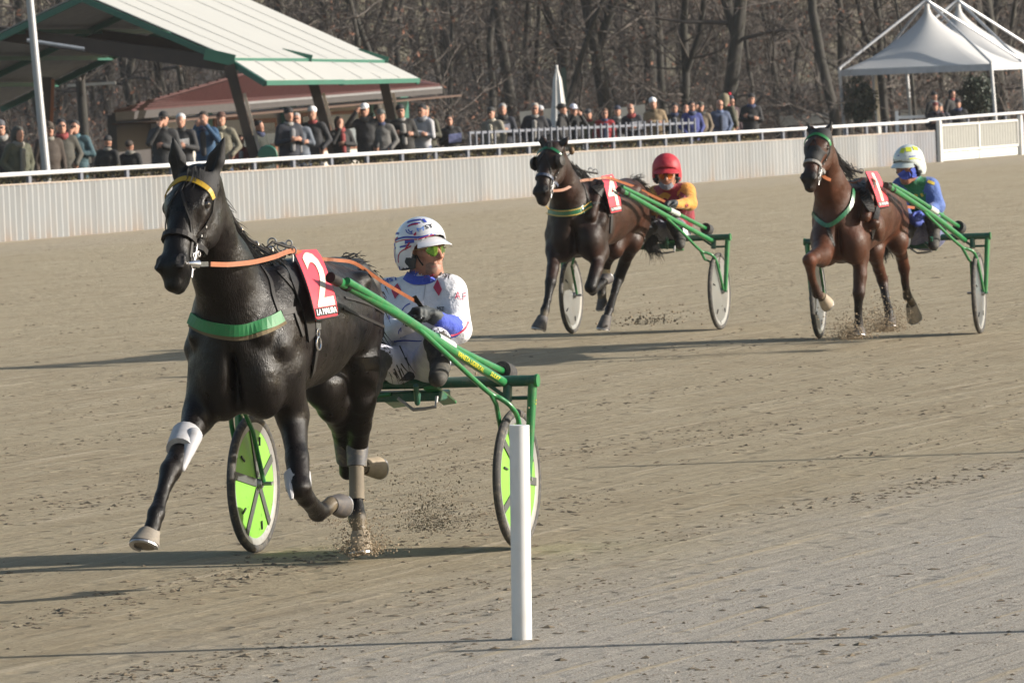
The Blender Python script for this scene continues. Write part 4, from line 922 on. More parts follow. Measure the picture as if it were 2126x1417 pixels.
for p, r in (((1226, 354, 1.85), .022), ((1236, 356, 1.8), .020)): MB().tube(ring(J2(*p), FR2.F + FR2.L * .3, r), 0.004, 6).build('terret', STEEL, horse2)
strap('crupper', bv2, [(1262, 358), (1292, 362), (1318, 376)], 0.02, BLACK, horse2)
cl2 = number_cloth(FR2, ((1247, 366), (1273, 361), (1292, 438), (1268, 443)), bv2, '4', horse2, (0.14, 0.06, 0.90, 0.82), (0.10, 0.862, 0.92, 0.95), bow=2)
pth = [(1146, 396, 2.88), (1172, 393, 2.6), (1205, 376, 2.3), (1236, 372, 1.9), (1262, 369, 1.75), (1290, 378, 1.4), (1318, 388, 1.0), (1350, 404, .55), (1380, 418, .30)]
pp = [Vector(q) for q in interp([tuple(J2(*q)) for q in pth], 50)]
MB().ribbon(pp[:18], [(CP - q).normalized() for q in pp[:18]], .024, .005).build('rein_front', TANL, horse2); MB().ribbon(pp[17:], [(CP - q).normalized() for q in pp[17:]], .022, .005).build('rein', ORANGEL, horse2)
boot(FR2, (1255, 553, .69), (1254, 574, .70), .058, .050, mat('tan_boot', (.30, .25, .17), .6), horse2)
sulky2 = build_sulky(FR2, 'green racing sulky with grey disc wheels behind the dark bay horse number 4', GREYD, False, board=True, sh=dict(
    A=[(1286, 394, 1.9), (1315, 409, 1.62), (1362, 436, 1.1), (1412, 464, .55), (1478, 500, -.02)], B=[(1292, 388, 1.8), (1330, 406, 1.35), (1375, 428, .85), (1420, 450, .3), (1466, 474, -.22)],
    C=[(1366, 436, 1.0), (1413, 479, .62), (1453, 519, .3), (1468, 525, .24), (1480, 531, .2), (1489, 548, .12)], I=[(1454, 520, .28), (1463, 538, .24)]))
MAR = cloth('maroon_silk', (0.22, 0.010, 0.022)); YEL = cloth('yellow_silk', (0.46, 0.20, 0.02)); REDH = mat('red_helmet_cover', (0.36, 0.016, 0.028), .6, var=.1, bump=.006, bs=14)
GRYP = cloth('slate_breeches', (0.13, 0.135, 0.17)); DSKIN = mat('shaded_skin', (0.22, 0.10, 0.065), .5, var=.2, vs=30)
B2 = dict(upper=5, puff=1.12, pelvis=(1397, 478, -.16), waist=(1398, 452, -.10), chest=(1393, 422, .02), shL=(1425, 398, .06), shR=(1363, 404, .0), neck=(1388, 385, .10), head=(1384, 360, .16),
          elL=(1432, 422, .22), wrL=(1404, 424, .50, (-.8, -.5, .1)), elR=(1352, 438, .20), wrR=(1372, 434, .50, (.5, -.6, .1)), fore=5,
          hipL=(1408, 482, -.10), knL=(1398, 462, .38), anL=(1412, 497, .44), toL=(1412, 508, .58), hipR=(1380, 482, -.10), knR=(1352, 466, .36), anR=(1332, 494, .48), toR=(1326, 502, .60))
drv2, dme2, dbv2, dhb2, DP2, HP2 = build_driver(FR2, B2, [MAR, GRYP, SKIN, GLV, BOOT, YEL, MAR], 'sulky driver in maroon and yellow silks with red helmet cover', 0.013, (-.08, -.18), REDH, 1.06, (mat('amber_lens', (.5, .12, .02), .15, .6), BLACK))
strap('sleeve_band', [dbv2], [(1412, 402), (1424, 410), (1428, 420), (1424, 428)], .04, MAR, drv2, t=.003, off=.003)
strap('yellow_chevron', [dbv2], [(1370, 412), (1380, 403), (1390, 410)], .05, YEL, drv2, t=.002, off=.003)
strap('scarf', [dbv2], [(1371, 380), (1377, 388), (1388, 390), (1395, 382)], .045, mat('grey_scarf', (.22, .23, .27), .8), drv2, t=.01, off=.004)
decal_poly('white_patch', [(1416, 470), (1426, 474), (1428, 488), (1418, 486)], [dbv2], WHTP, drv2)
decal_poly('white_patch', [(1330, 460), (1346, 460), (1354, 472), (1334, 474)], [dbv2], WHTP, drv2)

# ================================================================== third team
g3 = gnd(1868, 697); FR3 = Frame((g3.x, g3.y, 0), math.radians(12.5))
H3 = dict(
    mass=[(1745, 462, 2.08, (0.36, 0.250, 0.34)), (1768, 455, 1.8, (0.42, 0.26, 0.325)), (1796, 442, 1.45, (0.50, 0.27, 0.30)), (1820, 436, 1.08, (0.42, 0.23, 0.25)), (1838, 440, .72, (0.36, 0.19, 0.255)),
          (1718, 505, 2.32, (0.14, 0.12, 0.19)), (1772, 505, 2.28, (0.14, 0.13, 0.18)), (1856, 462, .66, (0.24, 0.11, 0.25)), (1820, 458, .66, (0.24, 0.11, 0.22)), (1782, 455, 2.05, (0.22, 0.13, 0.27))],
    neck=[(1706, 290, 2.60, .090, 1.0), (1712, 335, 2.50, .115, .85), (1722, 382, 2.34, .160, .80), (1736, 420, 2.20, .205, .85)],
    head=dict(poll=(1703, 277, 2.66), nose=(1680, 374, 2.96), yaw=-0.25, k=1.12),
    ears=[((1717, 278, 2.62), (1727, 254, 2.62)), ((1686, 276, 2.62), (1678, 259, 2.62))],
    LF=[(1778, 495, 2.15, .14), (1785, 530, 2.12, .094), (1786, 570, 2.18, .066), (1783, 608, 2.22, .054), (1782, 642, 2.18, .035), (1783, 672, 2.16, .042), (1783, 680, 2.17, .036), (1783, 683, 2.18, .042)],
    RF=[(1712, 498, 2.30, .140), (1706, 530, 2.55, .10), (1690, 534, 2.85, .068), (1680, 540, 2.98, .058), (1685, 575, 2.86, .036), (1697, 610, 2.74, .043), (1704, 614, 2.68, .036), (1708, 616, 2.65, .040)],
    LH=[(1858, 462, .64, .13), (1864, 500, .76, .108), (1872, 532, .52, .060), (1877, 556, .42, .054), (1879, 585, .36, .037), (1884, 615, .26, .043), (1890, 622, .20, .036), (1893, 628, .17, .042)],
    RH=[(1822, 478, .88, .13), (1815, 520, .98, .10), (1824, 556, .72, .058), (1832, 580, .60, .052), (1838, 612, .66, .036), (1845, 645, .72, .042), (1846, 653, .74, .036), (1847, 658, .75, .04)],
    hooves=dict(LF=((1783, 681, 2.18, .045), (1784, 697, 2.20, .062), (1, 0, 0), DHOOF), RF=((1707, 616, 2.66, .042), (1718, 626, 2.60, .060), (0.7, 0, -1), HOOFM),
                LH=((1892, 632, .18, .048), (1901, 656, .10, .068), (.6, -.2, -.6), HOOFM), RH=((1847, 656, .75, .045), (1849, 676, .76, .060), (1, 0, 0), DHOOF)),
    black_to=0.62, muzzle=.85, dust=[('LH', 0.3, .55), ('RF', -.4, .4)])
H3['lk'] = .91; H3['bk'] = .93
coat3 = coat_mat('bay_coat', (0.052, 0.019, 0.0095), (0.008, 0.0065, 0.006), 0.38, spec=.22)
horse3, body3, bv3, hp3, hax3 = build_horse(FR3, H3, coat3, 'reddish bay trotter wearing saddle cloth number 1, rightmost horse', 0.015)
J3 = FR3.px
surf3 = bridle(hp3, hax3, FR3, horse3, bv3, GREENL, mat('sheepskin', (0.20, 0.19, 0.18), .9))
s = SDF(); ha, hs, hf, U = hax3
s.bone(hp3(.05, 0, -.02), hp3(.36, 0, -.005), .082, .086, .03, side=hs, fa=1.2, fb=1.2); s.bone(hp3(.36, 0, .0), hp3(.60, 0, .02), .078, .062, .03, side=hs, fa=1.15); s.ell(hp3(.30, .13, .05), (.075, .07, .08), (ha, hs, hf), k=.01, sub=True)
for a, b in H3['ears']: s.bone(J3(*a), J3(*b), .032, .012, .015)
link('face_hood', s.mesh('face_hood', 0.012, 1), mat('black_mesh_cloth', (0.01, 0.01, 0.01)), horse3)
hair('mane', [J3(1716, 300, 2.5), J3(1732, 325, 2.3), J3(1748, 345, 2.1), J3(1762, 355, 1.95)], lambda t: FR3.L * 0.5 - FR3.F * 0.4 + Vector((0, 0, -0.6)), MANE, horse3, 180, 0.11, 0.0045, 0.05, 0.03, 23)
hair('tail', [J3(1850, 440, .30), J3(1842, 480, .28), J3(1836, 500, .26), J3(1834, 506, .22)], lambda t: Vector((0, 0, -1)) - FR3.F * 0.2, MANE, horse3, 300, 0.14, 0.005, 0.07, 0.02, 26)
MB().tube([J3(1722, 292, 2.5), J3(1736, 318, 2.35), J3(1750, 340, 2.2), J3(1768, 352, 2.0), J3(1790, 358, 1.8)], 0.012, 6).build('checkrein', BLACK, horse3)
strap('breast_strap', bv3, [(1687, 440), (1698, 455), (1714, 468), (1726, 466), (1745, 452), (1764, 430), (1769, 410), (1770, 394)], 0.034, GRN2, horse3, t=0.012, off=0.004, n=26)
strap('yoke_strap', bv3, [(1718, 468), (1724, 490), (1732, 510)], 0.03, BLACK, horse3)
strap('neck_strap', bv3, [(1752, 358), (1764, 378), (1772, 396)], 0.020, BLACK, horse3)
strap('trace', bv3, [(1770, 394), (1784, 394), (1800, 398)], 0.028, BLACK, horse3, t=0.008)
strap('saddle_pad', bv3, [(1772, 356), (1786, 378), (1797, 405), (1808, 440)], 0.09, BLACK, horse3, t=0.008, off=0.004, n=20)
strap('girth', bv3, [(1822, 432), (1818, 455), (1812, 480), (1808, 496)], 0.045, BLACK, horse3, t=0.010)
for p, r in (((1776, 352, 1.85), .022), ((1788, 355, 1.8), .020), ((1766, 348, 1.9), .02)): MB().tube(ring(J3(*p), FR3.F + FR3.L * .3, r), 0.004, 6).build('terret', STEEL, horse3)
cl3 = number_cloth(FR3, ((1796, 356), (1822, 356), (1847, 428), (1824, 431)), bv3, 'I', horse3, (0.40, 0.06, 0.58, 0.82), (0.10, 0.862, 0.92, 0.95), bow=3)
pth = [(1702, 359, 2.86), (1718, 371, 2.6), (1745, 379, 2.3), (1775, 380, 1.95), (1790, 370, 1.82)]
pp = [Vector(q) for q in interp([tuple(J3(*q)) for q in pth], 30)]; MB().ribbon(pp, [(CP - q).normalized() for q in pp], .026, .005).build('rein', ORANGEL, horse3)
pth = [(1846, 400, 1.1), (1866, 418, .85), (1880, 428, .6), (1898, 431, .38)]
pp = [Vector(q) for q in interp([tuple(J3(*q)) for q in pth], 20)]; MB().ribbon(pp, [(CP - q).normalized() for q in pp], .024, .005).build('rein', ORANGEL, horse3)
sulky3 = build_sulky(FR3, 'green racing sulky with dark grey disc wheels behind the reddish bay horse number 1', mat('slate_disc', (0.13, 0.145, 0.16), 0.3, 0.4, var=0.3, vs=3, dirt=(0.22, 0.19, 0.15), dirt_amt=0.5), False, board=True, sh=dict(
    A=[(1840, 385, 1.9), (1865, 400, 1.62), (1905, 426, 1.1), (1948, 456, .55), (2003, 499, -.02)], B=[(1850, 383, 1.8), (1882, 400, 1.35), (1918, 422, .85), (1954, 446, .3), (1991, 470, -.22)],
    C=[(1909, 430, 1.0), (1955, 475, .62), (1995, 511, .3), (2010, 517, .24), (2022, 524, .2), (2030, 545, .12)], I=[(1997, 513, .28), (2012, 540, .24)]))
GSILK = cloth('green_silk', (0.010, 0.14, 0.055)); BSILK = cloth('blue_silk', (0.05, 0.10, 0.30)); BLEG = cloth('blue_grey_breeches', (0.10, 0.11, 0.22)); BGLV = mat('blue_glove', (.05, .08, .34), .7)
WHH = mat('white_yellow_helmet', (0.50, 0.54, 0.52), .2, var=.04, coat=.6)
B3 = dict(upper=5, puff=1.12, pelvis=(1922, 488, -.16), waist=(1916, 462, -.12), chest=(1902, 420, -.02), shL=(1930, 388, .0), shR=(1872, 388, .0), neck=(1896, 372, .04), head=(1886, 345, .12),
          elL=(1946, 428, .10), wrL=(1916, 446, .38, (-.8, -.4, .0)), elR=(1870, 432, .12), wrR=(1890, 452, .38, (.4, -.7, -.1)), fore=5,
          hipL=(1930, 490, -.10), knL=(1936, 452, .36), anL=(1940, 496, .44), toL=(1938, 510, .60), hipR=(1902, 490, -.10), knR=(1888, 466, .36), anR=(1880, 500, .48), toR=(1874, 508, .60))
drv3, dme3, dbv3, dhb3, DP3, HP3 = build_driver(FR3, B3, [GSILK, BLEG, SKIN, BGLV, BOOT, BSILK, BSILK], 'sulky driver in green and blue silks looking down, white and yellow helmet', 0.013, (-.62, -.26), WHH, 1.06)
strap('face_mask', [dbv3], [(1870, 357), (1874, 364), (1884, 366), (1890, 360)], .07, mat('blue_mask', (.03, .06, .34), .8), drv3, t=.008, off=.003)
strap('cheek_cover', [dbv3], [(1892, 348), (1897, 358), (1896, 368)], .05, mat('blue_mask', (.03, .06, .34), .8), drv3, t=.01, off=.004)
YG = mat('yellow_green_print', (.50, .55, .04), .4)
for pl, ww in (([(1872, 318), (1876, 308)], .04), ([(1886, 306), (1887, 315)], .05), ([(1899, 305), (1902, 312)], .05), ([(1888, 330), (1900, 328), (1912, 332)], .012)): strap('helmet_print', dhb3, pl, ww, YG, drv3, t=.001, off=.002)
for pl in ([(1864, 324), (1880, 316), (1898, 314), (1914, 322)], [(1888, 325), (1906, 324)]): strap('helmet_print', dhb3, pl, .008, BLUEP, drv3, t=.001, off=.002)
for pl in ([(1898, 404), (1903, 410)], [(1900, 410), (1904, 404)], [(1912, 402), (1916, 408)], [(1875, 408), (1880, 414)]): strap('gold_star', [dbv3], pl, .02, mat('gold_print', (.4, .3, .03)), drv3, t=.001, off=.003)
strap('sleeve_print', [dbv3], [(1926, 376), (1940, 382)], .03, mat('gold_print', (.4, .3, .03)), drv3, t=.001, off=.003)
# ================================================================== boundary of the track
FA, FB = gnd(0, 503), gnd(1940, 337); FD = (FB - FA).normalized(); FN = Vector((-FD.y, FD.x, 0)); FN = FN if FN.y > 0 else -FN     # FN: away from the track
def fence_t(px):                          # distance along the fence line whose ground point falls in photo column px
    lo, hi = -60.0, 140.0
    for _ in range(50):
        m = (lo + hi) / 2
        if proj(FA + FD * m)[0] < px: lo = m
        else: hi = m
    return lo
FT = lambda t, back=0.0, z=0.0: FA + FD * t + FN * back + Vector((0, 0, z))
TEND = fence_t(1944)
lerp = lambda a, b, u: a + (b - a) * u
ph = lambda t: lerp(.93, .735, max(-.3, min(1.2, t / TEND)))      # panel height along the fence
rh = lambda t: lerp(1.10, .97, max(-.3, min(1.2, t / TEND)))      # rail height
GALV = mat('galvanised_sheet', (0.25, 0.26, 0.268), 0.55, 0.1, var=0.10, vs=1.2, dirt=(0.30, 0.25, 0.20), dirt_amt=0.25, scale=(1, 1, .35))
GALV2 = mat('grey_sheet', (0.21, 0.22, 0.245), 0.55, 0.2, var=0.10, vs=1.2, dirt=(0.28, 0.19, 0.13), dirt_amt=0.3, scale=(1, 1, .35))
def rust_base(m):                          # rusty stains along the foot of the sheets
    nt = m.node_tree; b = nt.nodes['Principled BSDF']; old = b.inputs['Base Color'].links[0].from_socket
    tc = nt.nodes.new('ShaderNodeTexCoord'); sp = nt.nodes.new('ShaderNodeSeparateXYZ'); nt.links.new(tc.outputs['Object'], sp.inputs[0])
    n = noise(nt, 1.6, 5, coords(nt, 'Object', (1, 1, .25)), .7); r = ramp(nt, [(.0, (.8, .8, .8)), (.14, (.35, .35, .35)), (.4, (0, 0, 0))], sp.outputs[2])
    r2 = ramp(nt, [(.42, (0, 0, 0)), (.7, (1, 1, 1))], n); f = mixc(nt, r, r2, 1.0, 'MULTIPLY'); c = mixc(nt, old, (0.27, 0.19, 0.13), f); nt.links.new(c, b.inputs['Base Color'])
for m in (GALV, GALV2): rust_base(m)
RAILW = mat('white_rail', (0.62, 0.62, 0.63), 0.35, var=0.06, vs=3, dirt=(.4, .35, .3), dirt_amt=.25)
POSTG = mat('grey_post', (0.12, 0.13, 0.16), 0.5, var=0.08)
posts_px = [-105, -2, 95, 202, 297, 390, 477, 560, 641, 719, 793, 865, 934, 1001, 1065, 1127, 1187, 1246, 1302, 1356, 1409, 1462, 1512, 1560, 1608, 1652, 1697, 1741, 1783, 1824, 1864, 1903]
tp = [fence_t(x) for x in posts_px]
cf = empty('corrugated_fence', FT(0), 'long corrugated metal fence with rusty foot along the outer edge of the track', 'fence')
tp2 = [tp[0] - 2.0] + tp + [TEND]
def sheet(t0, t1, m, h0, h1, back=0.0, z0=-.05, parent=cf):
    n = max(4, int(round((t1 - t0) / 0.205))) * 4; vs = []; prof = (0, 0, .07, .07)
    for i in range(n + 1):
        u = i / n; t = t0 + (t1 - t0) * u; d = prof[i % 4]
        if i % 4 in (1, 3): t -= (t1 - t0) / n * .45
        vs += [FT(t, back + d, z0), FT(t, back + d, h0 + (h1 - h0) * u)]
    return MB().add(vs, [(2 * i, 2 * i + 2, 2 * i + 3, 2 * i + 1) for i in range(n)]).build('panel', m, parent)
for k in range(len(tp2) - 1):
    a, b = tp2[k], tp2[k + 1]
    sheet(a, b, GALV2 if k in (len(tp2) - 3, len(tp2) - 4, len(tp2) - 2) else GALV, ph(a), ph(b), back=.004 * (k % 2))
MB().tube([FT(t, .02, ph(t) + .008) for t in np.linspace(tp2[0], TEND, 30)], .012, 6).build('top_trim', mat('rusty_trim', (.36, .30, .25), .6, dirt=(.3, .14, .06), dirt_amt=.6), cf)
rf = empty('rail_fence', FT(0, .25), 'white tubular handrail on grey posts behind the corrugated fence', 'railing')
MB().tube([FT(t, .25, rh(t)) for t in np.linspace(tp2[0] - 1, TEND + .2, 40)], .038, 10).build('rail', RAILW, rf, smooth=True)
for x, t in zip(posts_px, tp):
    p = MB().box(FT(t, .27, rh(t) / 2 - .03), .10, .05, rh(t) - .02, FD, FN).build('post', POSTG, rf)
# gate in the fence
ft = fence_t
gt = empty('gate', FT(ft(1950)), 'white framed double gate with corrugated infill at the end of the corrugated fence', 'gate')
GW = mat('white_gate_paint', (0.52, 0.52, 0.51), 0.5, var=0.05, dirt=(.45, .38, .3), dirt_amt=.3)
T0, T1, T2 = ft(1949), ft(2034), ft(2117); gh = .97
for t in (T0, T2): MB().box(FT(t, -.04, gh / 2), .13, .10, gh + .02, FD, FN).build('gate_post', GW, gt, bevel=.01)
for a, b in ((T0 + .12, T1 - .03), (T1 + .03, T2 - .12)):
    lf = MB().box(FT((a + b) / 2, .0, .86), b - a, .05, .05, FD, FN).build('gate_frame', GW, gt)
    MB().box(FT((a + b) / 2, .0, .25), b - a, .05, .05, FD, FN).build('frame_rail', GW, lf)
    for t in (a, b): MB().box(FT(t, .0, .555), .05, .045, .56, FD, FN).build('stile', GW, lf)
    sheet(a + .03, b - .03, mat('cream_sheet', (.30, .30, .28), .6, var=.06), .835, .835, .0, .275, lf)
    MB().box(FT((a + b) / 2, .02, .11), b - a, .03, .19, FD, FN).build('kick_board', GW, gt)
MB().tube([FT(T0, .25, 1.0), FT(T1, .25, 1.02), FT(T2 + 4, .25, 1.04)], .035, 10).build('rail', RAILW, gt, smooth=True)
for t in (T1, T2 - .2): MB().box(FT(t, .27, .48), .09, .05, .98, FD, FN).build('post', POSTG, gt)
sheet(T2 + .1, T2 + 6, GALV2, .8, .8, 0, -.05, gt)

# ================================================================== ground
gc = FR1.F                                  # direction of travel
def ground_mat():
    m = bpy.data.materials.new('sand_track'); m.use_nodes = True; nt = m.node_tree; b = nt.nodes['Principled BSDF']
    ang = math.atan2(FD.y, FD.x); v = coords(nt, 'Object')
    vs_ = nt.nodes.new('ShaderNodeMapping'); vs_.inputs['Rotation'].default_value = (0, 0, -ang); nt.links.new(v, vs_.inputs[0])
    st = nt.nodes.new('ShaderNodeMapping'); st.inputs['Scale'].default_value = (.22, 1, 1); nt.links.new(vs_.outputs[0], st.inputs[0])
    n_big = noise(nt, .22, 5, v, .6); n_str = noise(nt, 3.5, 7, st.outputs[0], .68); n_fine = noise(nt, 42, 6, v, .78); n_mid = noise(nt, 2.2, 6, v, .6)
    st2 = nt.nodes.new('ShaderNodeMapping'); st2.inputs['Scale'].default_value = (.05, 1, 1); nt.links.new(vs_.outputs[0], st2.inputs[0]); n_line = noise(nt, 9, 3, st2.outputs[0], .5)
    c = ramp(nt, [(.25, (.28, .225, .148)), (.5, (.38, .315, .215)), (.75, (.45, .385, .275))], n_str)
    c = mixc(nt, c, (.40, .34, .235), ramp(nt, [(.4, (0, 0, 0)), (.7, (.6, .6, .6))], n_big))
    # grit at the inner edge of the track
    sp = nt.nodes.new('ShaderNodeSeparateXYZ'); nt.links.new(vs_.outputs[0], sp.inputs[0])
    c0_ = (Matrix.Rotation(-ang, 3, 'Z') @ gnd(1500, 1110)).y; ad = nt.nodes.new('ShaderNodeMath'); ad.operation = 'MULTIPLY_ADD'; nt.links.new(n_mid, ad.inputs[0]); ad.inputs[1].default_value = 1.6; nt.links.new(sp.outputs[1], ad.inputs[2])
    mr = nt.nodes.new('ShaderNodeMapRange'); nt.links.new(ad.outputs[0], mr.inputs[0]); mr.inputs[1].default_value = c0_ + 1.6; mr.inputs[2].default_value = c0_ - .6
    gr = ramp(nt, [(.36, (.20, .175, .145)), (.5, (.42, .38, .325)), (.62, (.66, .62, .56))], noise(nt, 105, 4, v, .8))
    c = mixc(nt, c, gr, mr.outputs[0])
    # pale strip by the fence
    f0 = (Matrix.Rotation(-ang, 3, 'Z') @ FA).y; mr2 = nt.nodes.new('ShaderNodeMapRange'); nt.links.new(sp.outputs[1], mr2.inputs[0]); mr2.inputs[1].default_value = f0 - 5.0; mr2.inputs[2].default_value = f0 - 2.5; mr2.inputs[4].default_value = .55
    c = mixc(nt, c, (.40, .345, .265), mr2.outputs[0])
    dk = ramp(nt, [(.60, (0, 0, 0)), (.74, (.6, .6, .6))], n_str); c = mixc(nt, c, (.15, .115, .075), dk)
    ln = ramp(nt, [(.60, (0, 0, 0)), (.68, (.9, .9, .9))], n_line); c = mixc(nt, c, (.50, .42, .305), ln)
    vo = nt.nodes.new('ShaderNodeTexVoronoi'); vo.inputs['Scale'].default_value = 3.6; nt.links.new(v, vo.inputs['Vector']); hf = ramp(nt, [(.10, (0, 0, 0)), (.26, (1, 1, 1))], vo.outputs['Distance'])
    hm_ = mixc(nt, (.80, .78, .75), (1, 1, 1), hf); c = mixc(nt, c, hm_, ramp(nt, [(.45, (0, 0, 0)), (.60, (1, 1, 1))], n_mid), 'MULTIPLY')
    sk = ramp(nt, [(.3, (.80,) * 3), (.7, (1.15,) * 3)], n_fine); c = mixc(nt, c, sk, 1.0, 'MULTIPLY')
    nt.links.new(c, b.inputs['Base Color']); b.inputs['Roughness'].default_value = .95; b.inputs['Specular IOR Level'].default_value = .15
    b1 = nt.nodes.new('ShaderNodeBump'); b1.inputs['Distance'].default_value = .035; nt.links.new(n_fine, b1.inputs['Height'])
    b2 = nt.nodes.new('ShaderNodeBump'); b2.inputs['Distance'].default_value = .045; nt.links.new(n_str, b2.inputs['Height']); nt.links.new(b1.outputs[0], b2.inputs['Normal'])
    b3 = nt.nodes.new('ShaderNodeBump'); b3.inputs['Distance'].default_value = .045; nt.links.new(n_line, b3.inputs['Height']); nt.links.new(b2.outputs[0], b3.inputs['Normal']); b4 = nt.nodes.new('ShaderNodeBump'); b4.inputs['Distance'].default_value = .03; nt.links.new(noise(nt, 7, 5, v, .65), b4.inputs['Height']); nt.links.new(b3.outputs[0], b4.inputs['Normal']); b5 = nt.nodes.new('ShaderNodeBump'); b5.inputs['Distance'].default_value = .02; nt.links.new(hf, b5.inputs['Height']); nt.links.new(b4.outputs[0], b5.inputs['Normal']); nt.links.new(b5.outputs[0], b.inputs['Normal'])
    return m
SAND = ground_mat()
gb = []
for a, b_ in ((-400, -30), (60, -30), (200, -30)): pass
g = mesh('ground', [(-500, -100, 0), (500, -100, 0), (500, 900, 0), (-500, 900, 0)], [(0, 1, 2, 3)])
tag(link('ground', g, SAND), kind='structure')
# apron behind the fence, rising gently into a wooded bank
LEAFLIT = mat('leaf_litter', (0.026, 0.020, 0.016), .95, var=.5, vs=.6, bump=.06, bs=5, dirt=(.06, .036, .024), dirt_amt=.7)
PAVE = mat('grey_apron', (0.14, 0.13, 0.12), .9, var=.2, vs=1.0, bump=.01, bs=20)
vs = []; nx_, ny_ = 40, 4; rows = [(0.32, .0), (0.5, .13), (16, .16), (24, .25)]
for bk, z in rows:
    for i in range(nx_ + 1): vs.append(FT(-150 + 330 * i / nx_, bk, z))
tag(MB().add(vs, [(j * (nx_ + 1) + i, j * (nx_ + 1) + i + 1, (j + 1) * (nx_ + 1) + i + 1, (j + 1) * (nx_ + 1) + i) for j in range(3) for i in range(nx_)]).build('apron', PAVE), kind='structure')
vs = []; nx_, ny_ = 90, 30
R2 = random.Random(5)
for j in range(ny_ + 1):
    for i in range(nx_ + 1):
        u = j / ny_; y = 24 + 110 * u; z = .24 + 11.0 * max(0, u - .1) ** 1.3 + (R2.random() - .5) * .25 * min(1, u * 8); p = FT(-110 + 300 * i / nx_, y, z); vs.append(p)
bank = MB().add(vs, [(j * (nx_ + 1) + i, j * (nx_ + 1) + i + 1, (j + 1) * (nx_ + 1) + i + 1, (j + 1) * (nx_ + 1) + i) for j in range(ny_) for i in range(nx_)]).build('wooded_bank', LEAFLIT, smooth=False)
bank.data.polygons.foreach_set('use_smooth', [True] * len(bank.data.polygons)); tag(bank, kind='structure')

# clods lying on the track
CLOD = mat('dark_clod', (0.14, 0.11, 0.073), .95, var=.35, vs=20)
PEB = mat('pale_pebble', (0.36, 0.31, 0.25), .9, var=.3, vs=20)
def clods(name, spots, m, mn, mx, flat=.5, seed=1, kind='stuff'):
    R = random.Random(seed); mb = MB()
    oc = [(1, 0, 0), (-1, 0, 0), (0, 1, 0), (0, -1, 0), (0, 0, 1), (0, 0, -1)]; of_ = [(0, 2, 4), (2, 1, 4), (1, 3, 4), (3, 0, 4), (2, 0, 5), (1, 2, 5), (3, 1, 5), (0, 3, 5)]
    for p in spots:
        r = mn * (mx / mn) ** (R.random() ** 2.0); a = R.random() * 6.28; ca, sa = math.cos(a), math.sin(a); ex = R.uniform(.8, 1.9); ez = flat * R.uniform(.7, 1.4)
        vv = []
        for x, y, z in oc:
            x, y, z = x * r * ex * R.uniform(.6, 1.2), y * r * R.uniform(.6, 1.2), z * r * ez * R.uniform(.7, 1.2); vv.append((p[0] + x * ca - y * sa, p[1] + x * sa + y * ca, p[2] + z))
        mb.add(vv, of_)
    return tag(mb.build(name, m), kind=kind)
R = random.Random(11); sp_ = []
from mathutils import noise as mn_
while len(sp_) < 7500:
    px, py = R.uniform(-60, 2190), 400 + 1040 * R.random() ** .8; p = gnd(px, py)
    q = Vector((p.dot(FD) * .12, p.dot(FN) * 1.0, 0)); d = mn_.noise(q * 1.3) + .5 * mn_.noise(q * 3.1)
    if (FA - p).dot(FN) < .3: continue
    near_edge = 1.0 if (p - gnd(1500, 1110)).dot(FN) > -.5 else .22
    if R.random() < max(.03, d * 1.2 + .02) * near_edge: sp_.append((p.x, p.y, .002))
clods('clods', sp_, CLOD, .004, .026, .30, 3)
sp_ = []
while len(sp_) < 2500:
    px, py = R.uniform(500, 2190), R.uniform(850, 1440); p = gnd(px, py)
    if (p - gnd(1500, 1110)).dot(FN) < R.gauss(0, .8): sp_.append((p.x, p.y, .001))
clods('pebbles', sp_, PEB, .002, .007, .7, 4)
# kicked-up sand
def spray(name, fr, c, spread, n, seed, up=.35, mx=.014, lab=None):
    R = random.Random(seed); P0 = fr.px(*c); L = []
    for i in range(n):
        t = R.random() ** 1.4; d = Vector((R.gauss(0, 1) * spread[0], R.gauss(0, 1) * spread[0] * 1.6, abs(R.gauss(0, 1)) * spread[1])) * (.25 + t)
        p = P0 + d; p.z = max(.004, p.z); L.append(p)
    return clods(name, L, CLODL, .0012, mx * .55, .9, seed)
CLODL = mat('flying_sand', (0.25, 0.195, 0.13), .95, var=.35, vs=20)
spray('flying_sand', FR1, (752, 1150, .66), (.07, .08), 5000, 21, mx=.012); spray('flying_sand', FR1, (690, 1090, .9), (.10, .06), 300, 22, mx=.009); spray('flying_sand', FR1, (890, 1100, -.1), (.22, .24), 3500, 23, mx=.010); spray('flying_sand', FR1, (860, 1050, -.2), (.34, .34), 200, 24, mx=.018)
spray('flying_sand', FR3, (1770, 703, 2.2), (.11, .10), 5000, 25, mx=.016); spray('flying_sand', FR3, (1838, 688, .8), (.15, .16), 6000, 26, mx=.016)
spray('flying_sand', FR2, (1350, 672, .0), (.35, .10), 700, 27, mx=.026)
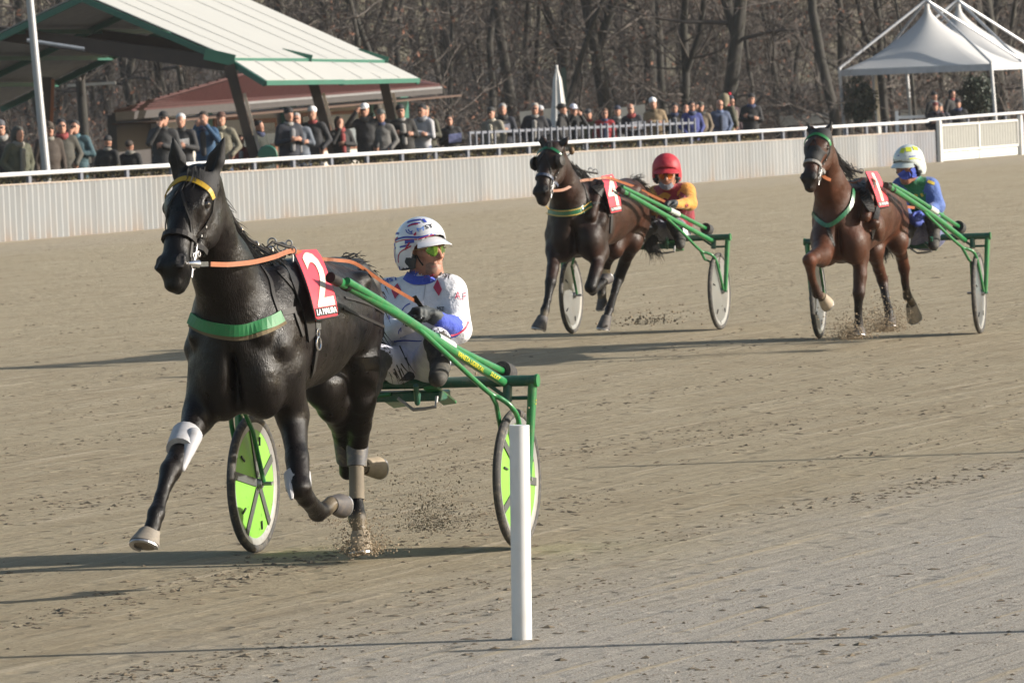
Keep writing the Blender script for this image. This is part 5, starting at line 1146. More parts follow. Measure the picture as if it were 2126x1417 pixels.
# white marker post in front
mp = gnd(1083, 1326); MB().tube([mp + Vector((0, 0, -.05)), at(1078, 882, mp.y)], .0425, 28).build('marker_post', mat('white_plastic', (0.60, 0.60, 0.60), .35, var=.03, vs=3, dirt=(.5, .44, .36), dirt_amt=.25), smooth=True)
tag(bpy.data.objects['marker_post'], 'white plastic tube marker post standing in the sand in front of the near sulky', 'post')
for (x, y), lb in (((2158, 936), 'white marker post beyond the right edge, casting the upper thin shadow'), ((2290, 1304), 'white marker post outside the lower right corner, casting the lower thin shadow')):
    q = gnd(x, y); o = MB().tube([q + Vector((0, 0, -.05)), q + Vector((.03, 0, .90))], .0425, 20).build('marker_post', bpy.data.materials['white_plastic'], smooth=True); tag(o, lb, 'post')
def DB(px, back):                          # distance at which column px is `back` metres behind the fence
    lo, hi = 80.0, 260.0
    for _ in range(40):
        m = (lo + hi) / 2
        if (at(px, 300, m) - FA).dot(FN) < back: lo = m
        else: hi = m
    return lo
# ================================================================== hedge, light post, canopy, house, tents
HEDM = mat('hedge_leaves', (0.085, 0.075, 0.035), .9, var=.45, vs=3, dirt=(.20, .12, .05), dirt_amt=.6)
def leaves(pts, size, R, nrm=None):
    mb_v, mb_f = [], []
    for p in pts:
        a = Vector((R.gauss(0, 1), R.gauss(0, 1), R.gauss(0, 1))).normalized(); b = a.orthogonal().normalized(); b.rotate(Quaternion(a, R.random() * 6.28)); c = a.cross(b); s_ = size * R.uniform(.6, 1.4); n = len(mb_v)
        p = Vector(p); mb_v += [p + b * s_, p + c * s_ * .55, p - b * s_, p - c * s_ * .55]; mb_f.append((n, n + 1, n + 2, n + 3))
    return mb_v, mb_f
R = random.Random(31); hd = empty('hedge', FT(0, 1), 'long clipped brownish hedge between the corrugated fence and the crowd', 'hedge')
tL, tR = fence_t(-60), fence_t(1630)
hh_ = lambda t: rh(t) - .05 - .02 * math.sin(t * .9) - .12 * max(0, (t - 30) / 30)
pts = []
for i in range(26000):
    t = R.uniform(tL, tR); side = R.random()
    if side < .6: pts.append(FT(t, .42 + R.random() * .12, R.uniform(.1, hh_(t))))
    else: pts.append(FT(t, R.uniform(.42, 1.15), hh_(t) + R.gauss(0, .025)))
v_, f_ = leaves(pts, .035, R); tag(MB().add(v_, f_).build('foliage', HEDM, hd), kind='stuff')
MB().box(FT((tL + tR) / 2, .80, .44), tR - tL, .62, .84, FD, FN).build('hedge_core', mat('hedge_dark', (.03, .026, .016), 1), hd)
# lamp post
Dp = DB(99, .9); pb = at(100, 400, Dp); top_ = at(40, -230, Dp); pb = pb + (pb - top_).normalized() * (pb.z / (pb - top_).normalized().z * -1)
MB().tube([pb, at(62, 0, pb.y), top_], [.082, .066, .05], 14).build('lamp_post', mat('grey_metal_pole', (.30, .31, .33), .45, .4, var=.06), smooth=True)
tag(bpy.data.objects['lamp_post'], 'tall grey metal lamp post leaning slightly in front of the big canopy', 'lamp post')

# ---- big canopy
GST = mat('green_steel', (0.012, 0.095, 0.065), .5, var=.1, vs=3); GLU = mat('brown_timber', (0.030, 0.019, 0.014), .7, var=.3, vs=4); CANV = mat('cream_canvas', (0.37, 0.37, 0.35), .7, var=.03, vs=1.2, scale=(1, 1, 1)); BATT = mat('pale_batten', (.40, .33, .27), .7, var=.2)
can = empty('canopy', at(500, 330, 112), 'large cream canvas canopy on green steel frames and dark timber legs', 'canopy')
DK = [114.0, 117.4, 121.1]; SH = [0, 160, 318]
def cpt(k, x, y, ex=0.0): return at(x + SH[k], y, DK[k] + ex)
Rg = [cpt(k, 170, -12, 1.1) for k in range(3)]; Er = [cpt(k, 480, 121 + (0, 2, 5)[k]) for k in range(3)]; El = [cpt(k, -315, 218, 3.0) for k in range(3)]
Ai = [cpt(k, 487, 128 + (0, 2, 5)[k]) for k in range(3)]; Ao = [cpt(k, 551, 168 - (0, 1, 4)[k], -.5) for k in range(3)]
# one further bay to the left/near side out of frame is not visible; build slopes bay by bay
def slab(a, b, c, d, t, name, m, par): 
    n = (b - a).cross(d - a).normalized(); n = n if n.z > 0 else -n; return MB().plate([a, b, c, d], n, t).build(name, m, par)
for k in range(2):
    slab(Rg[k], Rg[k + 1], Er[k + 1], Er[k], .02, 'canvas_panel', CANV, can); slab(Rg[k], Rg[k + 1], El[k + 1], El[k], .02, 'canvas_panel', mat('shaded_canvas', (.25, .25, .24), .8), can)  # left slope takes a greyer canvas, with its shade put into the colour
    slab(Ai[k], Ai[k + 1], Ao[k + 1], Ao[k], .02, 'awning_panel', CANV, can)
for k in range(3):
    dn = Vector((0, 0, -.09))
    MB().bar(Rg[k] + dn, Er[k] + dn, .08, .11).build('rafter', GST, can); MB().bar(Rg[k] + dn, El[k] + dn, .08, .12).build('rafter', GST, can); MB().bar(Ai[k] + dn * .6, Ao[k] + dn * .6, .08, .11).build('awning_rafter', GST, can)
    a, b = cpt(k, -60, 50, 2.6), cpt(k, 478, 122 + (0, 2, 5)[k]); MB().bar(a + dn * 1.2, b + dn * 1.2, .14, .27).build('tie_beam', GLU, can)
    MB().bar(cpt(k, 425, 112), cpt(k, 487, 126 + (0, 0, 4)[k]), .16, .22).build('corner_plate', GST, can)
    lx = [(476, 524), (480, 530), (472, 506)][k]; t0_ = cpt(k, lx[0], 135); t1_ = cpt(k, lx[1] + 8, 345); MB().tube([t0_, t0_.lerp(t1_, .5), t1_], [.14, .125, .11], 4).build('leg', GLU, can)
    MB().bar(t0_.lerp(t1_, .28) + Vector((.14, -.05, 0)), t1_ + Vector((.14, -.05, 0)), .05, .06).build('leg_batten', BATT, can)
    MB().bar(cpt(k, 483, 120 + (0, 2, 5)[k]), cpt(k, 489, 152 + (0, 0, 2)[k]), .10, .06).build('bracket', GST, can)
    MB().bar(cpt(k, -78, 120, 2.6), cpt(k, 96, 330, 2.2), .22, .22).build('rear_leg', mat('orange_timber', (.16, .05, .02), .7), can) if k == 0 and False else None
MB().bar(at(98, 160, 117), at(94, 330, 117), .30, .20).build('rear_leg', GLU, can); MB().bar(at(110, 165, 116.8), at(105, 320, 116.8), .06, .06).build('leg_batten', mat('orange_timber', (.24, .075, .025), .7), can)
for a, b in ((Er[0], Er[1]), (Er[1], Er[2]), (Ao[0], Ao[1]), (Ao[1], Ao[2])): MB().bar(a + Vector((0, -.03, -.04)), b + Vector((0, -.03, -.03)), .06, .09).build('eave_beam', GST, can)
for k in range(2):
    for u in (.25, .5, .75):
        a = Rg[k].lerp(Rg[k + 1], u); b = Er[k].lerp(Er[k + 1], u); MB().bar(a + Vector((0, 0, .024)), b + Vector((0, 0, .024)), .016, .008).build('canvas_seam', mat('grey_seam', (.33, .33, .31), .8), can)
        a = Ai[k].lerp(Ai[k + 1], u); b = Ao[k].lerp(Ao[k + 1], u); MB().bar(a + Vector((0, 0, .024)), b + Vector((0, 0, .024)), .025, .02).build('canvas_seam', mat('grey_seam', (.27, .27, .255), .8), can)
for u in (.28, .52, .76):
    for k in range(2): MB().bar(Rg[k].lerp(El[k], u) - Vector((0, 0, .12)), Rg[k + 1].lerp(El[k + 1], u) - Vector((0, 0, .12)), .07, .09).build('purlin', GST, can)
MB().tube([at(56, 84, 112), at(175, 102, 112)], .035, 8).build('strip_light', mat('pale_tube', (.20, .22, .25), .4), can)
# ---- bar building with red roof
hs_ = empty('pavilion', at(560, 330, 126), 'low cream pavilion with dark red tiled roof behind the canopy', 'building')
RRO = mat('dark_red_roof', (0.042, 0.006, 0.006), .7, var=.12, vs=3, bump=.01, bs=8); FAS = mat('dark_fascia', (.035, .030, .03), .6); CRM = mat('cream_wall', (.42, .40, .36), .8, var=.05); FRM = mat('brown_frame', (.16, .06, .03), .6); GLA = mat('window_glass', (.05, .055, .055), .1, spec=.8)
e0, e1 = at(236, 234, 121), at(915, 180, 137.5); r_a, r_b = at(520, 152, 126), at(790, 152, 137); bk0 = at(330, 208, 127)
MB().plate([e0, e1, r_b, r_a], (0, -.2, 1), .05).build('roof', RRO, hs_); MB().plate([e0, r_a, bk0], (0, 0, 1), .05).build('roof', RRO, hs_)
n_c = 14
for i in range(n_c):                          # standing tile courses
    u = (i + .5) / n_c; a = e0.lerp(r_a, u) + Vector((0, -.03, .055)); b = e1.lerp(r_b, u) + Vector((0, -.03, .055)); MB().bar(a, b, .05, .025).build('tile_course', RRO, hs_)
MB().bar(e0 + Vector((0, -.06, -.08)), e1 + Vector((0, -.06, -.08)), .08, .16).build('gutter', FAS, hs_); MB().bar(e0.lerp(e1, .35) + Vector((0, -.14, -.02)), e1 + Vector((0, -.14, -.02)), .07, .05).build('gutter_rail', mat('grey_gutter', (.22, .22, .23), .4, .4), hs_)
MB().bar(e0.lerp(e1, .05) + Vector((0, .5, -.25)), e1 + Vector((0, .5, -.22)), 1.0, .04).build('soffit', mat('brown_soffit', (.06, .03, .018), .7), hs_)
hd_ = (e1 - e0); hd_.z = 0; hd_.normalize(); hn_ = Vector((-hd_.y, hd_.x, 0))
def hw(px, y_px, back=1.3):                    # point on the front wall plane under the eave
    o = e0 + hn_ * back; d = ray(px, y_px); t = (o - CP).dot(hn_) / d.dot(hn_); return CP + d * t
wl0, wl1 = hw(322, 240), hw(818, 240); gz = .16
def wallbox(x0, x1, z0, z1, m, name, out=0.0, th=.08, par=hs_):
    a, b = hw(x0, 240), hw(x1, 240); a.z = b.z = 0; c = (a + b) / 2 - hn_ * out; c.z = (z0 + z1) / 2; return MB().box(c, (b - a).length, th, z1 - z0, hd_, hn_).build(name, m, par)
wallbox(322, 822, gz, 2.12, CRM, 'wall', 0, .2)
wallbox(250, 322, gz, 1.95, FAS, 'side_wall', -.2, .2)
for x0, x1 in ((567, 588), (744, 759), (806, 822), (400, 412)): wallbox(x0, x1, gz, 2.1, GST, 'column', .25, .15)
w1 = wallbox(517, 560, gz, 1.72, FRM, 'door', .13, .06); wallbox(522, 554, gz, 1.62, GLA, 'pane', .17, .03, w1)
w2 = wallbox(606, 735, .95, 1.80, FRM, 'window', .13, .06); wallbox(612, 668, 1.0, 1.72, GLA, 'pane', .17, .03, w2); wallbox(673, 729, 1.0, 1.72, mat('grey_glass', (.16, .18, .19), .15), 'pane', .17, .03, w2)
w3 = wallbox(430, 505, .95, 1.80, FRM, 'window', .13, .06); wallbox(436, 498, 1.0, 1.72, GLA, 'pane', .17, .03, w3)
MB().lathe(at(556, 322, DB(556, 1.5)), (0, -1, 0), [(.001, .03), (.17, .03), (.19, 0), (.17, -.03), (.001, -.03)], 24).build('cable_drum', GST, smooth=True); tag(bpy.data.objects['cable_drum'], 'dark green round disc standing behind the rail left of the canopy leg', 'drum')

# ---- pagoda tents
TENT = mat('tent_canvas', (0.42, 0.42, 0.42), .65, var=.04, vs=1.0); TFR = mat('tent_frame', (.42, .43, .45), .4, .2, var=.05); VAL = mat('tent_valance', (.38, .39, .42), .6)
def tent(C, lab, name='pagoda_tent'):
    tn = empty(name, C, lab, 'tent', 'white pagoda tents'); off = [(-2.50, -1.35), (1.35, -2.50), (2.50, 1.35), (-1.35, 2.50)]; ze, za, zt = 2.20, 3.88, 3.98; z0 = .16
    lean = -.045; L3 = lambda x, y, z: C + Vector((x + lean * (z - 1), y, z))
    N = 12; vs = []; rings = 14; fs = []
    for j in range(rings + 1):
        v = j / rings; hgt = ze + (za - ze) * (v ** 1.75) if False else ze + (za - ze) * (1 - (1 - v) ** .55) * 1.0
        hgt = ze + .02 + (za - ze) * v ** 1.0
        s_ = 1 - v; s_ = max(.028, s_ ** 1.62)
        for q in range(4):
            a, b = off[q], off[(q + 1) % 4]
            for i in range(N):
                u = i / N; x = a[0] + (b[0] - a[0]) * u; y = a[1] + (b[1] - a[1]) * u
                rad = math.hypot(x, y); rr = rad + (2.35 - rad) * min(1, v * 2.2); x, y = x / rad * rr * s_, y / rad * rr * s_
                vs.append(L3(x, y, hgt))
    M = 4 * N; fs = [(j * M + i, j * M + (i + 1) % M, (j + 1) * M + (i + 1) % M, (j + 1) * M + i) for j in range(rings) for i in range(M)] + [tuple(rings * M + i for i in range(M))]
    MB().add(vs, fs).build('canvas_roof', TENT, tn, smooth=True)
    for q in range(4):
        a, b = off[q], off[(q + 1) % 4]; A_, B_ = L3(*a, ze - .02), L3(*b, ze - .02)
        MB().bar(A_, B_, .05, .17).build('valance', VAL, tn)
        MB().tube([L3(*a, z0), L3(*a, ze + .12)], .045, 10).build('post', TFR, tn); MB().tube([L3(*a, ze + .10), L3(0, 0, zt + .02)], .034, 8).build('ridge_bar', TFR, tn)
    return tn
TC = at(1940, 160, 158); TC.z = 0
tent(TC, 'nearer white pagoda tent with external frame, its left corner fully in view'); tent(TC + Vector((1.10, 3.70, 0)), 'farther white pagoda tent, its peak right of and behind the nearer one')
bm_ = MB().box(at(1893, 243, 152), 63 / 12500 * 152, .06, .07).build('barrier_arm', RAILW); tag(bm_, 'short white horizontal barrier arm under the nearer tent', 'barrier')
pz = at(1862, 243, 152); MB().box((pz.x, pz.y, .62), .08, .08, 1.1).build('barrier_post', RAILW, bm_)

# ---- evergreen bushes
def bush(px, py, w_, h_, D, lab, seed, m, n=4200, leaf=.045):
    R = random.Random(seed); c = at(px, py, D); s_ = D / 12500; rx, rz = w_ * s_ / 2, h_ * s_ / 2; b = empty('evergreen_bush', (c.x, c.y, .16), lab, 'bush', None); P = []
    while len(P) < n:
        d = Vector((R.gauss(0, 1), R.gauss(0, 1), R.gauss(0, 1))).normalized(); k = R.uniform(.55, 1.0) * (1 + .55 * mn_.noise(d * 2.6 + Vector((seed, 0, 0)))); P.append(c + Vector((d.x * rx, d.y * rx, d.z * rz)) * k)
    v_, f_ = leaves(P, leaf, R); tag(MB().add(v_, f_).build('foliage', m, b), kind='stuff'); MB().tube([(c.x, c.y, .1), (c.x + .02, c.y, c.z - rz * .3)], [.05, .03], 7).build('trunk', mat('bark', (.10, .08, .06), .9), b)
EVG = mat('evergreen', (0.016, 0.030, 0.018), .6, var=.5, vs=2)
bush(1786, 213, 62, 92, 156.5, 'dark evergreen bush under the left side of the nearer tent', 3, EVG); bush(2026, 201, 78, 84, 164, 'dark evergreen bush behind the front post of the nearer tent', 4, EVG)
# ---- closed parasol and dark post
DPa = DB(1165, 3.2); pl = at(1176, 262, DPa)
um = empty('closed_parasol', (pl.x, pl.y, .16), 'closed off-white parasol leaning above the crowd', 'parasol')
vs = []; n = 16; prof = [(.0, .02), (.05, .03), (.2, .085), (.5, .12), (.8, .16), (1.0, .21), (1.01, .16)]
A_ = at(1156, 140, DPa); B_ = at(1162, 268, DPa)
for u, r_ in prof:
    for k in range(n):
        a = 2 * math.pi * k / n; rr = r_ * (1 + .22 * (k % 2)); vs.append(A_.lerp(B_, u) + Vector((math.cos(a) * rr, math.sin(a) * rr, 0)))
MB().add(vs, [(i * n + k, i * n + (k + 1) % n, (i + 1) * n + (k + 1) % n, (i + 1) * n + k) for i in range(len(prof) - 1) for k in range(n)]).build('folded_canvas', mat('parasol_canvas', (.50, .49, .47), .8, var=.06), um)
MB().tube([(B_.x, B_.y, .1), A_ + Vector((0, 0, .05))], .025, 8).build('pole', RAILW, um)
MB().box(((at(1172, 200, DPa + 1)).x, DPa + 1, 1.33), .11, .11, 2.45).build('dark_post', mat('dark_green_post', (.014, .035, .028), .6)); tag(bpy.data.objects['dark_post'], 'dark green square post right behind the closed parasol', 'post')
# ---- picket fence
pk = empty('picket_fence', FT(fence_t(1200), 1.6), 'low grey metal picket fence in front of the right half of the crowd', 'fence')
for x in range(976, 1446, 13):
    if 1035 < x < 1055: continue
    p = at(x, 300, DB(x, 1.0)); top = CP.z - ((273 - (x - 980) * .061) - (708 - 541 - .04 * (x - 1063))) / (FPX / p.y); MB().box((p.x, p.y, (top + .16) / 2), .05, .03, top - .16, FD, FN).build('picket', POSTG, pk)
MB().bar(at(972, 276, DB(972, 1.04)), at(1440, 255, DB(1440, 1.04)), .03, .05).build('fence_bar', POSTG, pk)
# pale low walls in the wood
PW = mat('pale_stone', (.36, .34, .30), .8, var=.25, vs=2)
for k, (x0, y0, x1, y1, D, lab) in enumerate(((1620, 252, 1735, 243, 165, 'pale low kerb wall lit by the sun left of the nearer tent'), (1870, 238, 1960, 232, 172, 'pale low kerb wall behind the posts of the nearer tent'), (1170, 152, 1222, 150, 185, 'thin pale rail in the wood right of the parasol'), (985, 157, 1110, 153, 190, 'thin pale rail in the wood left of the parasol'),
                                      (1680, 130, 1735, 127, 190, 'thin pale rail high in the wood left of the tent'), (1262, 151, 1290, 149, 185, 'short pale rail piece above the crowd in the wood'), (140, 178, 240, 172, 150, 'pale rail seen under the canopy between tree trunks'), (1080, 248, 1150, 240, 140, 'pale stone wall behind the crowd beside the parasol'), (1285, 240, 1340, 232, 143, 'pale stone wall behind the crowd under dark beanie man'))):
    a, b = at(x0, y0, D), at(x1, y1, D); hgt = .26 if k in (0, 1) else (.07 if k < 7 else .35); o = MB().bar(a, b, .2, hgt).build('low_wall' if hgt > .1 else 'pale_rail', PW); tag(o, lab, 'wall' if hgt > .1 else 'rail')

# ================================================================== wood
BARK = mat('bare_bark', (0.028, 0.025, 0.022), .9, var=.45, vs=2.5, bump=.01, bs=20, dirt=(.05, .055, .03), dirt_amt=.5)
TWIG = mat('bare_twigs', (0.080, 0.066, 0.058), .85, var=.55, vs=.5); DEAD = mat('dead_leaves', (0.13, 0.055, 0.032), .85, var=.45, vs=.7)
def tree_meshes(seed, H, r, lean=.0, fork=False):
    R = random.Random(seed); T = MB(); C_ = MB(); Lf = []
    def limb(p, d, L, r0_, depth, mb, segs):
        pts = [Vector(p)]; rs = [r0_]; d = Vector(d).normalized()
        for i in range(segs):
            d = (d + Vector((R.gauss(0, 1), R.gauss(0, 1), R.gauss(0, .8))) * (.10 if depth == 0 else .20) + Vector((0, 0, .05 if depth else .0))).normalized(); pts.append(pts[-1] + d * L / segs); rs.append(r0_ * (1 - (i + 1) / segs * (.72 if depth == 0 else .85)))
        mb.tube(pts, rs, (7, 5, 3, 3)[depth], caps=False); return pts, rs
    tops = [((0, 0, -.2), (lean, 0, 1), H, r)]
    for (p, d, L, rr) in tops:
        tp_, tr_ = limb(p, d, L, rr, 0, T, 9)
        if fork: b_, _ = limb(tp_[2], (lean + .55, .1, 1), L * .7, rr * .7, 0, T, 7)
        stems = [tp_] + ([b_] if fork else [])
        for st in stems:
            for i in range(22):
                u = R.uniform(.06, 1) ** 1.7 * (len(st) - 1); k = min(int(u), len(st) - 2); q = st[k].lerp(st[k + 1], u - k); a = R.uniform(0, 6.28); ln = R.uniform(1.8, 4.6) * (1 - .45 * u / len(st)); up = R.uniform(.0, .9)
                lp, lr = limb(q, (math.cos(a), math.sin(a), up), ln, rr * R.uniform(.16, .34) * (1 - .6 * u / len(st)), 1, C_, 6)
                for j in range(8):
                    v = R.uniform(.25, 1) * 5.99; kk = int(v); q2 = lp[kk].lerp(lp[kk + 1], v - kk); dd = (lp[kk + 1] - lp[kk]).normalized() + Vector((R.gauss(0, .7), R.gauss(0, .7), R.gauss(.1, .5)))
                    l2, _ = limb(q2, dd, R.uniform(.6, 1.6), .014, 2, C_, 4)
                    for m_ in range(4):
                        w_ = R.uniform(.2, 1) * 3.99; k3 = int(w_); q3 = l2[k3].lerp(l2[k3 + 1], w_ - k3); limb(q3, (l2[k3 + 1] - l2[k3]).normalized() + Vector((R.gauss(0, .6), R.gauss(0, .6), R.gauss(0, .5))), R.uniform(.3, .8), .009, 3, C_, 2)
                        if R.random() < .22: Lf.append(q3)
    lv, lf = leaves(Lf, .06, R); return T, C_, (lv, lf)
TM = []
for k, (H, r, ln, fk) in enumerate(((11, .13, .05, False), (13, .17, -.03, False), (10, .10, .22, False), (12, .14, .12, True), (9, .085, -.2, False), (14, .20, .02, True), (8, .06, .1, False))):
    T, C_, (lv, lf) = tree_meshes(100 + k, H, r, ln, fk); a = mesh('trunk', T.v, T.f, True); b = mesh('crown', C_.v, C_.f); c = mesh('dead_leaf_tufts', lv, lf)
    a.materials.append(BARK); b.materials.append(TWIG); c.materials.append(DEAD); TM.append((a, b, c))
def put_tree(px, D, k, sc=1.0, rz=0.0, lab=None, z=None):
    p = at(px, 240, D); q = (p - FA).dot(FN); zz = .16 if q < 24 else .2
    u = max(0, (q - 24) / 110 - .1); zz = .2 + 11.0 * u ** 1.3 if q > 24 else .16
    o = empty('bare_tree', (p.x, p.y, zz - .1), lab, 'tree', 'bare trees of the wood'); o.scale = (sc,) * 3; o.rotation_euler.z = rz
    for m_, nm in zip(TM[k], ('trunk', 'crown', 'dead_leaf_tufts')):
        c = bpy.data.objects.new(nm, m_); COL.objects.link(c); c.parent = o
        if nm == 'dead_leaf_tufts': c['kind'] = 'stuff'
    return o
named = [(180, 137, 3, 'forked bare tree seen under the big canopy'), (640, 152, 1, 'bare tree with trunk rising behind the middle of the canopy roof'), (735, 150, 2, 'leaning bare tree rising behind the right slope of the canopy'), (868, 150, 2, 'slanting bare tree just right of the canopy eave'), (932, 158, 4, 'bare tree above the man in dark coat with blue paper'), (1010, 165, 0, 'bare tree above the cream-coated spectator'),
         (1074, 162, 1, 'bare tree left of the closed parasol'), (1128, 158, 2, 'leaning bare tree right beside the closed parasol'), (1246, 160, 5, 'thick straight bare tree above the red-jacketed spectator'), (1300, 172, 6, 'thin bare tree right of the thick straight trunk'), (1372, 165, 0, 'bare tree above the white beanie spectator'), (1410, 160, 3, 'forked bare tree above the blue-jacketed spectator'),
         (1512, 158, 5, 'very thick bare trunk above the olive hooded spectator'), (1574, 170, 4, 'bare tree right of the very thick trunk'), (1640, 168, 2, 'leaning bare tree between the crowd and the tents'), (1738, 156, 1, 'dark bare trunk just left of the nearer tent'), (1768, 168, 0, 'pale bare trunk above the left tent corner'), (1850, 168, 3, 'forked bare tree behind the nearer tent'), (1900, 165, 6, 'thin bare tree behind the nearer tent peak'),
         (90, 150, 5, 'thick bare tree behind the left end of the canopy'), (-20, 160, 0, 'bare tree at the left edge of the photo'), (400, 150, 4, 'bare tree seen between canopy legs above the red roof'), (2090, 172, 1, 'bare tree behind the farther tent')]
for i, (px, D, k, lab) in enumerate(named): put_tree(px, D, k, R.uniform(.9, 1.1), R.uniform(0, 6.28), lab)
lab2 = 'one of many similar bare trees standing deeper in the wood behind the crowd'
R = random.Random(77)
for i in range(120):
    px = -80 + 2300 * ((i * .618034) % 1) + R.uniform(-20, 20); D = R.uniform(172, 235); put_tree(px, D, R.randrange(7), R.uniform(.75, 1.15), R.uniform(0, 6.28), lab2)
# undergrowth
R = random.Random(5); mb = MB(); LV = []
for i in range(15000):
    px = R.uniform(-60, 2190); D = R.uniform(140, 215); p = at(px, 250, D); q = (p - FA).dot(FN)
    if q < 14: continue
    u = max(0, (q - 24) / 110 - .1); z = (.2 + 11.0 * u ** 1.3 if q > 24 else .14); b = Vector((p.x, p.y, z)); d = Vector((R.gauss(0, .5), R.gauss(0, .5), 1)).normalized(); L_ = R.uniform(.5, 2.4); pts = [b]
    for s_ in range(4): d = (d + Vector((R.gauss(0, .3), R.gauss(0, .3), -.12))).normalized(); pts.append(pts[-1] + d * L_ / 4)
    mb.tube(pts, [.014, .012, .010, .008, .004], 3, caps=False)
    if R.random() < .5: LV += [pts[R.randrange(2, 5)] + Vector((R.gauss(0, .15),) * 3) for _ in range(3)]
tag(mb.build('brushwood', TWIG), kind='stuff'); v_, f_ = leaves(LV, .055, R); tag(MB().add(v_, f_).build('dead_leaves', DEAD), kind='stuff')
# ================================================================== spectators
def spectator_mesh(pose, hk=1.0, hood=False, fat=1.0, coat=0.75):
    s = SDF(); V = Vector; L = V((1, 0, 0)); hip, ch = V((0, 0, .95)), V((0, .01, 1.30))
    s.bone((0, 0, .92), (0, 0, 1.12), .125 * fat, .128 * fat, .05, side=L, fa=1.35, m=0); s.bone((0, 0, 1.12), ch, .128 * fat, .125 * fat, .05, side=L, fa=1.35, fb=1.5, m=0)
    s.bone((0, 0, coat), (0, 0, .95), .135 * fat, .13 * fat, .03, side=L, fa=1.3, m=0)
    s.bone((-.14, .01, 1.41), (.14, .01, 1.41), .072 * fat, .072 * fat, .05, m=0); s.bone((0, .01, 1.42), (0, 0, 1.50), .07, .062, .03, m=0)
    s.bone((0, .0, 1.50), (0, -.01, 1.56), .052, .052, .02, m=2)
    if hood: s.bone((0, .09, 1.46), (0, .05, 1.50), .07, .07, .03, side=L, fa=1.5, m=0)
    head_bones(s, V((0, -.01, 1.635)), V((0, -1, -.03)), V((0, 0, 1)), 1.0, 2)
    for sd in (1, -1):
        sh = V((sd * .185 * (.9 + .1 * fat), .01, 1.40)); up = 'none'
        if pose == 'down': el, wr, d = V((sd * .25, .03, 1.12)), V((sd * .25, -.05, .88)), V((0, 0, -1))
        elif pose == 'pocket': el, wr, d = V((sd * .29, .06, 1.13)), V((sd * .19, -.10, .98)), V((-sd * .3, .2, -1))
        elif pose == 'visor': el, wr, d = (V((sd * .33, -.12, 1.36)), V((sd * .14, -.16, 1.60)), V((-sd * .6, 0, .6))) if sd < 0 else (V((sd * .27, .05, 1.13)), V((sd * .20, -.10, .95)), V((0, -.2, -1)))
        elif pose == 'hold': el, wr, d = V((sd * .25, -.03, 1.13)), V((sd * .10, -.27, 1.20)), V((-sd * .5, -.6, .1))
        elif pose == 'camera': el, wr, d = V((sd * .26, -.12, 1.24)), V((sd * .09, -.22, 1.50)), V((-sd * .4, -.3, .6))
        elif pose == 'crossed': el, wr, d = V((sd * .25, -.04, 1.14)), V((-sd * .06, -.19, 1.20 + sd * .03)), V((-sd, 0, .1))
        elif pose == 'mouth': el, wr, d = (V((sd * .23, -.14, 1.22)), V((sd * .07, -.17, 1.48)), V((-sd * .3, 0, .8))) if sd < 0 else (V((sd * .27, -.02, 1.14)), V((sd * .02, -.20, 1.18)), V((-sd, 0, .1)))
        s.bone(sh, el, .066, .056, .03, m=0); s.bone(el, wr, .056, .042, .02, m=0); hand_bones(s, wr, d, V((0, 1, 0)), V((0, 0, 1)), 2, 1.0, .7)
        s.bone((sd * .09, 0, .92), (sd * .11, -.01, .50), .088, .062, .03, m=1); s.bone((sd * .11, -.01, .50), (sd * .12, .02, .10), .060, .045, .02, m=1); s.bone((sd * .12, .03, .05), (sd * .14, -.13, .04), .045, .038, .02, m=3)
    return s.mesh('body', .017, 1)
PM = {}
def pm(*k):
    if k not in PM: PM[k] = spectator_mesh(k[0], fat=k[1], coat=k[2]); [PM[k].materials.append(None) for _ in range(4)]
    return PM[k]
_cm = {}
def cmat(c, kind='coat', q=False):
    key = (tuple(c), kind, q)
    if key not in _cm: _cm[key] = mat('%s_%d' % (kind, len(_cm)), c, .8, var=.12, vs=6, bump=.012 if not q else .03, bs=12 if not q else 9)
    return _cm[key]
SKIN2 = mat('spectator_skin', (0.36, 0.18, 0.12), .6, var=.1); SHOE = mat('shoe', (.02, .018, .016), .6); GLS2 = mat('sunglasses', (.006, .006, .007), .1, coat=1)
def beanie(me_name, m, par, pom=None):
    s = SDF(); s.ell((0, 0, 1.70), (.088, .105, .085), m=0); s.ell((0, -.07, 1.60), (.12, .07, .07), k=.01, sub=True); s.ell((0, 0, 1.58), (.14, .14, .065), k=.01, sub=True)
    o = link('beanie', s.mesh('beanie', .013, 1), m); o.parent = par
    if pom: b = MB().ball((0, 0, 1.81), .04, 8).build('pompom', pom); b.parent = o
def cap(m, par, brim=True, hat=False):
    s = SDF(); s.ell((0, 0, 1.70), (.086, .104, .075), m=0); s.ell((0, 0, 1.60), (.16, .16, .065), k=.006, sub=True); me = s.mesh('cap', .012, 1); o = link('cap' if not hat else 'brimmed_hat', me, m); o.parent = par
    if hat: b = MB().lathe((0, 0, 1.685), (0, 0, 1), [(.05, 0), (.165, .0), (.165, .012), (.05, .014)], 20).build('brim', m)
    else: b = MB().add([(x, -.085 - y, 1.685 - .2 * y - t) for t in (0, .008) for x, y in ((-.07, 0), (-.06, .055), (0, .075), (.06, .055), (.07, 0))], [(0, 1, 2, 3, 4), (9, 8, 7, 6, 5), (0, 5, 6, 1), (1, 6, 7, 2), (2, 7, 8, 3), (3, 8, 9, 4)]).build('brim', m)
    b.parent = o
